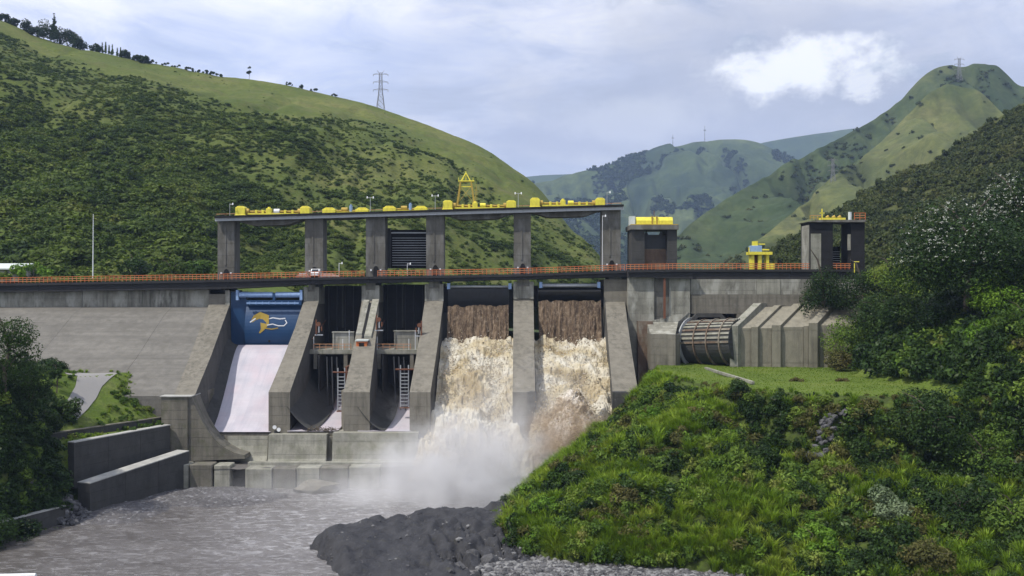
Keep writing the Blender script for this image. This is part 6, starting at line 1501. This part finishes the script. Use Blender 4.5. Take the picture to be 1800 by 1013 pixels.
def zb_(x, y): return float(Hbluff(np.array([x]), np.array([y]))[0])
def zl_(x, y): return float(Hleft(np.array([x]), np.array([y]))[0])
def place(px, D, H): x = PX(px, D); return (x, D, H(x, D)-.3)
def blossoms(e, rg, rx, ry, rz, h):
    n = 250; d = rg.normal(size=(n, 3)); d /= np.linalg.norm(d, axis=1)[:, None]; d[:, 2] = np.abs(d[:, 2])*.9; d[:, 0] = -np.abs(d[:, 0])*.9+.35*rg.normal(size=n)*.6; d[:, 1] = -np.abs(d[:, 1])
    d /= np.linalg.norm(d, axis=1)[:, None]
    c = d*np.array([rx, ry, rz])*(.88+.2*rg.random(n))[:, None]+np.array([0, 0, h-rz]); V, F = leaf_cloud(c, np.full(n, .32), n*5, .105, rg, squash=.4, up=1.2); mesh_np('blossom', V, F, M['blossom'], e)
def green_things():
    z = zb_
    # right bank
    tree('flowering_tree', 'large dark tree dusted with small white blossom on the right bank', 'tree', place(1700, 158, z), 19.5, 11.5, 10.2, 'leaf_dark', 401, 24000, .24, 80, clump=.34, extra=blossoms, limbs=8, low=-.5)
    tree('flowering_tree', 'dark blossom flecked tree at the right picture edge behind the great one', 'tree', place(1800, 168, z), 17, 8.5, 8, 'leaf_dark', 402, 9000, .25, 40, clump=.32, extra=blossoms, limbs=6, low=-.5)
    L_ = [(1450, 193, 19, 5.6, 6.4, 'leaf_dark', 'dark leafy tree hiding the right end of the crest railing', 'tree'), (1518, 190, 16.5, 5.4, 6.2, 'leaf_dark', 'dark bushy tree below the open concrete tower', 'tree'),
          (1492, 183, 9.5, 4.6, 4.6, 'leaf_bluff', 'mid green bush at the right end of the anchor block', 'bush'), (1470, 178, 4.5, 3.4, 2.6, 'leaf_brown', 'low olive bush spilling onto the terrace by the anchor block', 'bush'),
          (1545, 176, 12, 5.2, 5.6, 'leaf_dark', 'dense dark bush on the bank behind the terrace', 'bush'), (1570, 186, 15, 5, 6.5, 'leaf_bluff', 'rounded green tree left of the great flowering tree', 'tree'),
          (1600, 166, 7.0, 4.8, 3.8, 'leaf_dark', 'dark bush below the great flowering tree', 'bush'), (1655, 158, 6, 4.2, 3.4, 'leaf_dark', 'shadowy bush right below the great flowering tree', 'bush'),
          (1718, 146, 4.6, 3.0, 2.7, 'leaf_bright', 'bright fresh green bush at the right end of the terrace', 'bush'), (1760, 150, 7, 4.4, 3.6, 'leaf_bright', 'sunlit yellow green bush on the right edge bank', 'bush'),
          (1798, 140, 6, 4.0, 3.4, 'leaf_bluff', 'green bush at the right picture edge beside the terrace', 'bush'),
          (1640, 128, 8.0, 7.4, 5.2, 'leaf_dark', 'broad dark leafy bush overhanging the cliff below the terrace end', 'bush'), (1725, 124, 6.5, 4.6, 4.0, 'leaf_bluff', 'leafy bush at the right below the bright green one', 'bush'),
          (1560, 116, 4.0, 3.2, 2.4, 'leaf_grey', 'silvery grey green bush on the lower cliff', 'bush'), (1690, 112, 5.0, 3.6, 3.0, 'leaf_dark', 'dark bush low at the right', 'bush'), (1780, 108, 5.5, 3.8, 3.2, 'leaf_bluff', 'green bush in the bottom right corner', 'bush'),
          (1430, 111, 3.4, 2.8, 2.0, 'leaf_bright', 'pale yellow green bush low on the cliff', 'bush'), (1340, 130, 3.6, 2.4, 2.2, 'leaf_dark', 'dark bush on the middle of the cliff', 'bush'),
          (1295, 143, 3.4, 2.0, 1.9, 'leaf_dark', 'spiky dark bush on the edge of the terrace', 'bush'), (1400, 158, .9, 1.7, .6, 'leaf_brown', 'flat dry bush low in the middle of the mown terrace', 'bush'), (1478, 157, .8, 1.6, .55, 'leaf_brown', 'flat dry bush towards the right end of the mown terrace', 'bush'), (1020, 131, 3.0, 2.2, 1.7, 'leaf_dark', 'dark bush on the left nose of the bluff', 'bush'),
          (960, 127, 2.6, 2.6, 1.6, 'leaf_bright', 'bright bush low on the left nose of the bluff', 'bush'), (1150, 148, 3.0, 2.6, 1.8, 'leaf_bright', 'bright bush on the sunlit upper left of the bluff', 'bush'),
          (1205, 133, 3.0, 2.4, 1.8, 'leaf_brown', 'olive brown bush in the middle of the bluff', 'bush'), (1100, 122, 2.8, 2.2, 1.6, 'leaf_brown', 'dry brown bush above the stony beach', 'bush'),
          (1635, 104, 4.2, 3.2, 2.5, 'leaf_brown', 'dry straggling bush at the lower right of the bluff', 'bush')]
    for i, (px, D, h, rx, rz, mt, lab, cat) in enumerate(L_):
        tree('leafy_'+cat, lab, cat, place(px, D, z), h, rx, rz, mt, 420+i, int(900+rx*rx*210), .17+.004*rx, 16 if rx < 4 else 26, group='trees and bushes of the right bank', low=-.5, limbs=5, clump=.40)
    # left bank
    g = 'trees of the left bank'
    for i, (px, D, h, rx, rz, mt, lab) in enumerate([(6, 140, 14.0, 5.4, 7.6, 'leaf_dark', 'tall dark tree at the left picture edge against the dam wall'), (50, 146, 8.0, 3.4, 3.8, 'leaf_dark', 'dark tree right of the tallest one on the left bank'), (84, 150, 5.0, 2.3, 2.4, 'leaf_dark', 'small dark tree on the point of the left spur'), (100, 160, 4.6, 1.0, 1.3, 'leaf_dark', 'slender young tree standing before the dam wall'),
                                                      (118, 156, 3.6, 2.4, 2.0, 'leaf_dark', 'rounded dark bush tree beside the gravel path'), (30, 132, 6.0, 3.4, 3.0, 'leaf_dark', 'shaded tree on the steep left bank'), (-30, 126, 9, 4.5, 4.5, 'leaf_dark', 'shadowed tree cut off by the left picture edge'), (85, 136, 3.4, 2.4, 1.8, 'leaf_bright', 'sunlit green bush low on the left bank above the rubble')]):
        tree('bank_tree', lab, 'tree', place(px, D, zl_), h, rx, rz, mt, 470+i, int(900+rx*rx*200), .18, 18, group=g, low=-.5, limbs=5, clump=.40)
    for i, (px, D, h, rx, mt, lab) in enumerate([(60, 228, 6.0, 5.0, 'leaf_bright', 'bright green tree behind the crest left of the tall pole'), (20, 232, 4.5, 3.4, 'leaf_bluff', 'green tree beside the pale roof behind the crest'), (182, 222, 2.6, 3.8, 'leaf_bright', 'low bright bush at the foot of the tall pole'), (128, 222, 2.4, 4.4, 'leaf_bright', 'low bright bush left of the tall pole'), (300, 236, 6.5, 4.2, 'leaf_hill', 'rounded green tree behind the crest left of the gantry'), (350, 240, 6.5, 4.0, 'leaf_bluff', 'yellow green tree behind the first gantry pillar'), (240, 240, 7.5, 4.6, 'leaf_dark', 'dark tree behind the crest between pole and gantry')]):
        x = PX(px, D); tree('crest_tree', lab, 'tree', (x, D, 32.2), h, rx, h*.42, mt, 490+i, 1500, .3, 16, group='trees behind the crest at the left', low=-.5)
green_things()
# ground behind the crest at the left
V, F = grid(-190, -52, 211.5, 262, 2.0, lambda X, Y: 33.2+.4*fbm(X/8, Y/8, 3, 3)-.6*sstep(-62, -50, X)*6)
tag(mesh_np('crest_terrain', V, F, lb_mat, smooth=True), kind='structure')
def shed():
    D = 232; X0, X1 = PX(-60, D), PX(33, D); z = 33; e = empty('shed', (X0, D, z), label='low building with a pale sheet roof at the left edge behind the crest', cat='shed')
    MB().box(X0, X1, D, D+6, z, PZ(474, D)).build('wall', M['conc_pale'], e)
    MB().hexa([(X0-.3, D-.5, PZ(474, D)), (X1+.3, D-.5, PZ(474, D)), (X1+.3, D+6.5, PZ(474, D)), (X0-.3, D+6.5, PZ(474, D)), (X0-.3, D-.5, PZ(472, D)), (X1+.3, D-.5, PZ(472, D)), (X1+.3, D+6.5, PZ(462, D)), (X0-.3, D+6.5, PZ(462, D))]).build('roof', M['roof'], e)
    for i in range(3): MB().box(X1-2.6-i*3, X1-1.4-i*3, D-.05, D-.01, z+.8, z+1.7).build('window', M['glass'], e)
shed()

# ------------------------------------------------------------------ haze
def haze():
    m = bpy.data.materials.new('haze air'); m.use_nodes = True; t = m.node_tree
    for n in list(t.nodes): t.nodes.remove(n)
    out = t.nodes.new('ShaderNodeOutputMaterial'); pv = t.nodes.new('ShaderNodeVolumePrincipled'); t.links.new(pv.outputs[0], out.inputs['Volume'])
    pv.inputs['Color'].default_value = (0.50, 0.66, 1.0, 1); pv.inputs['Density'].default_value = 0.000085; pv.inputs['Anisotropy'].default_value = 0.0
    o = MB().box(-4600, 4600, -640, 6900, -6, 830).build('haze', m); tag(o, 'pale air haze filling the valley', 'haze', kind='stuff')
haze()
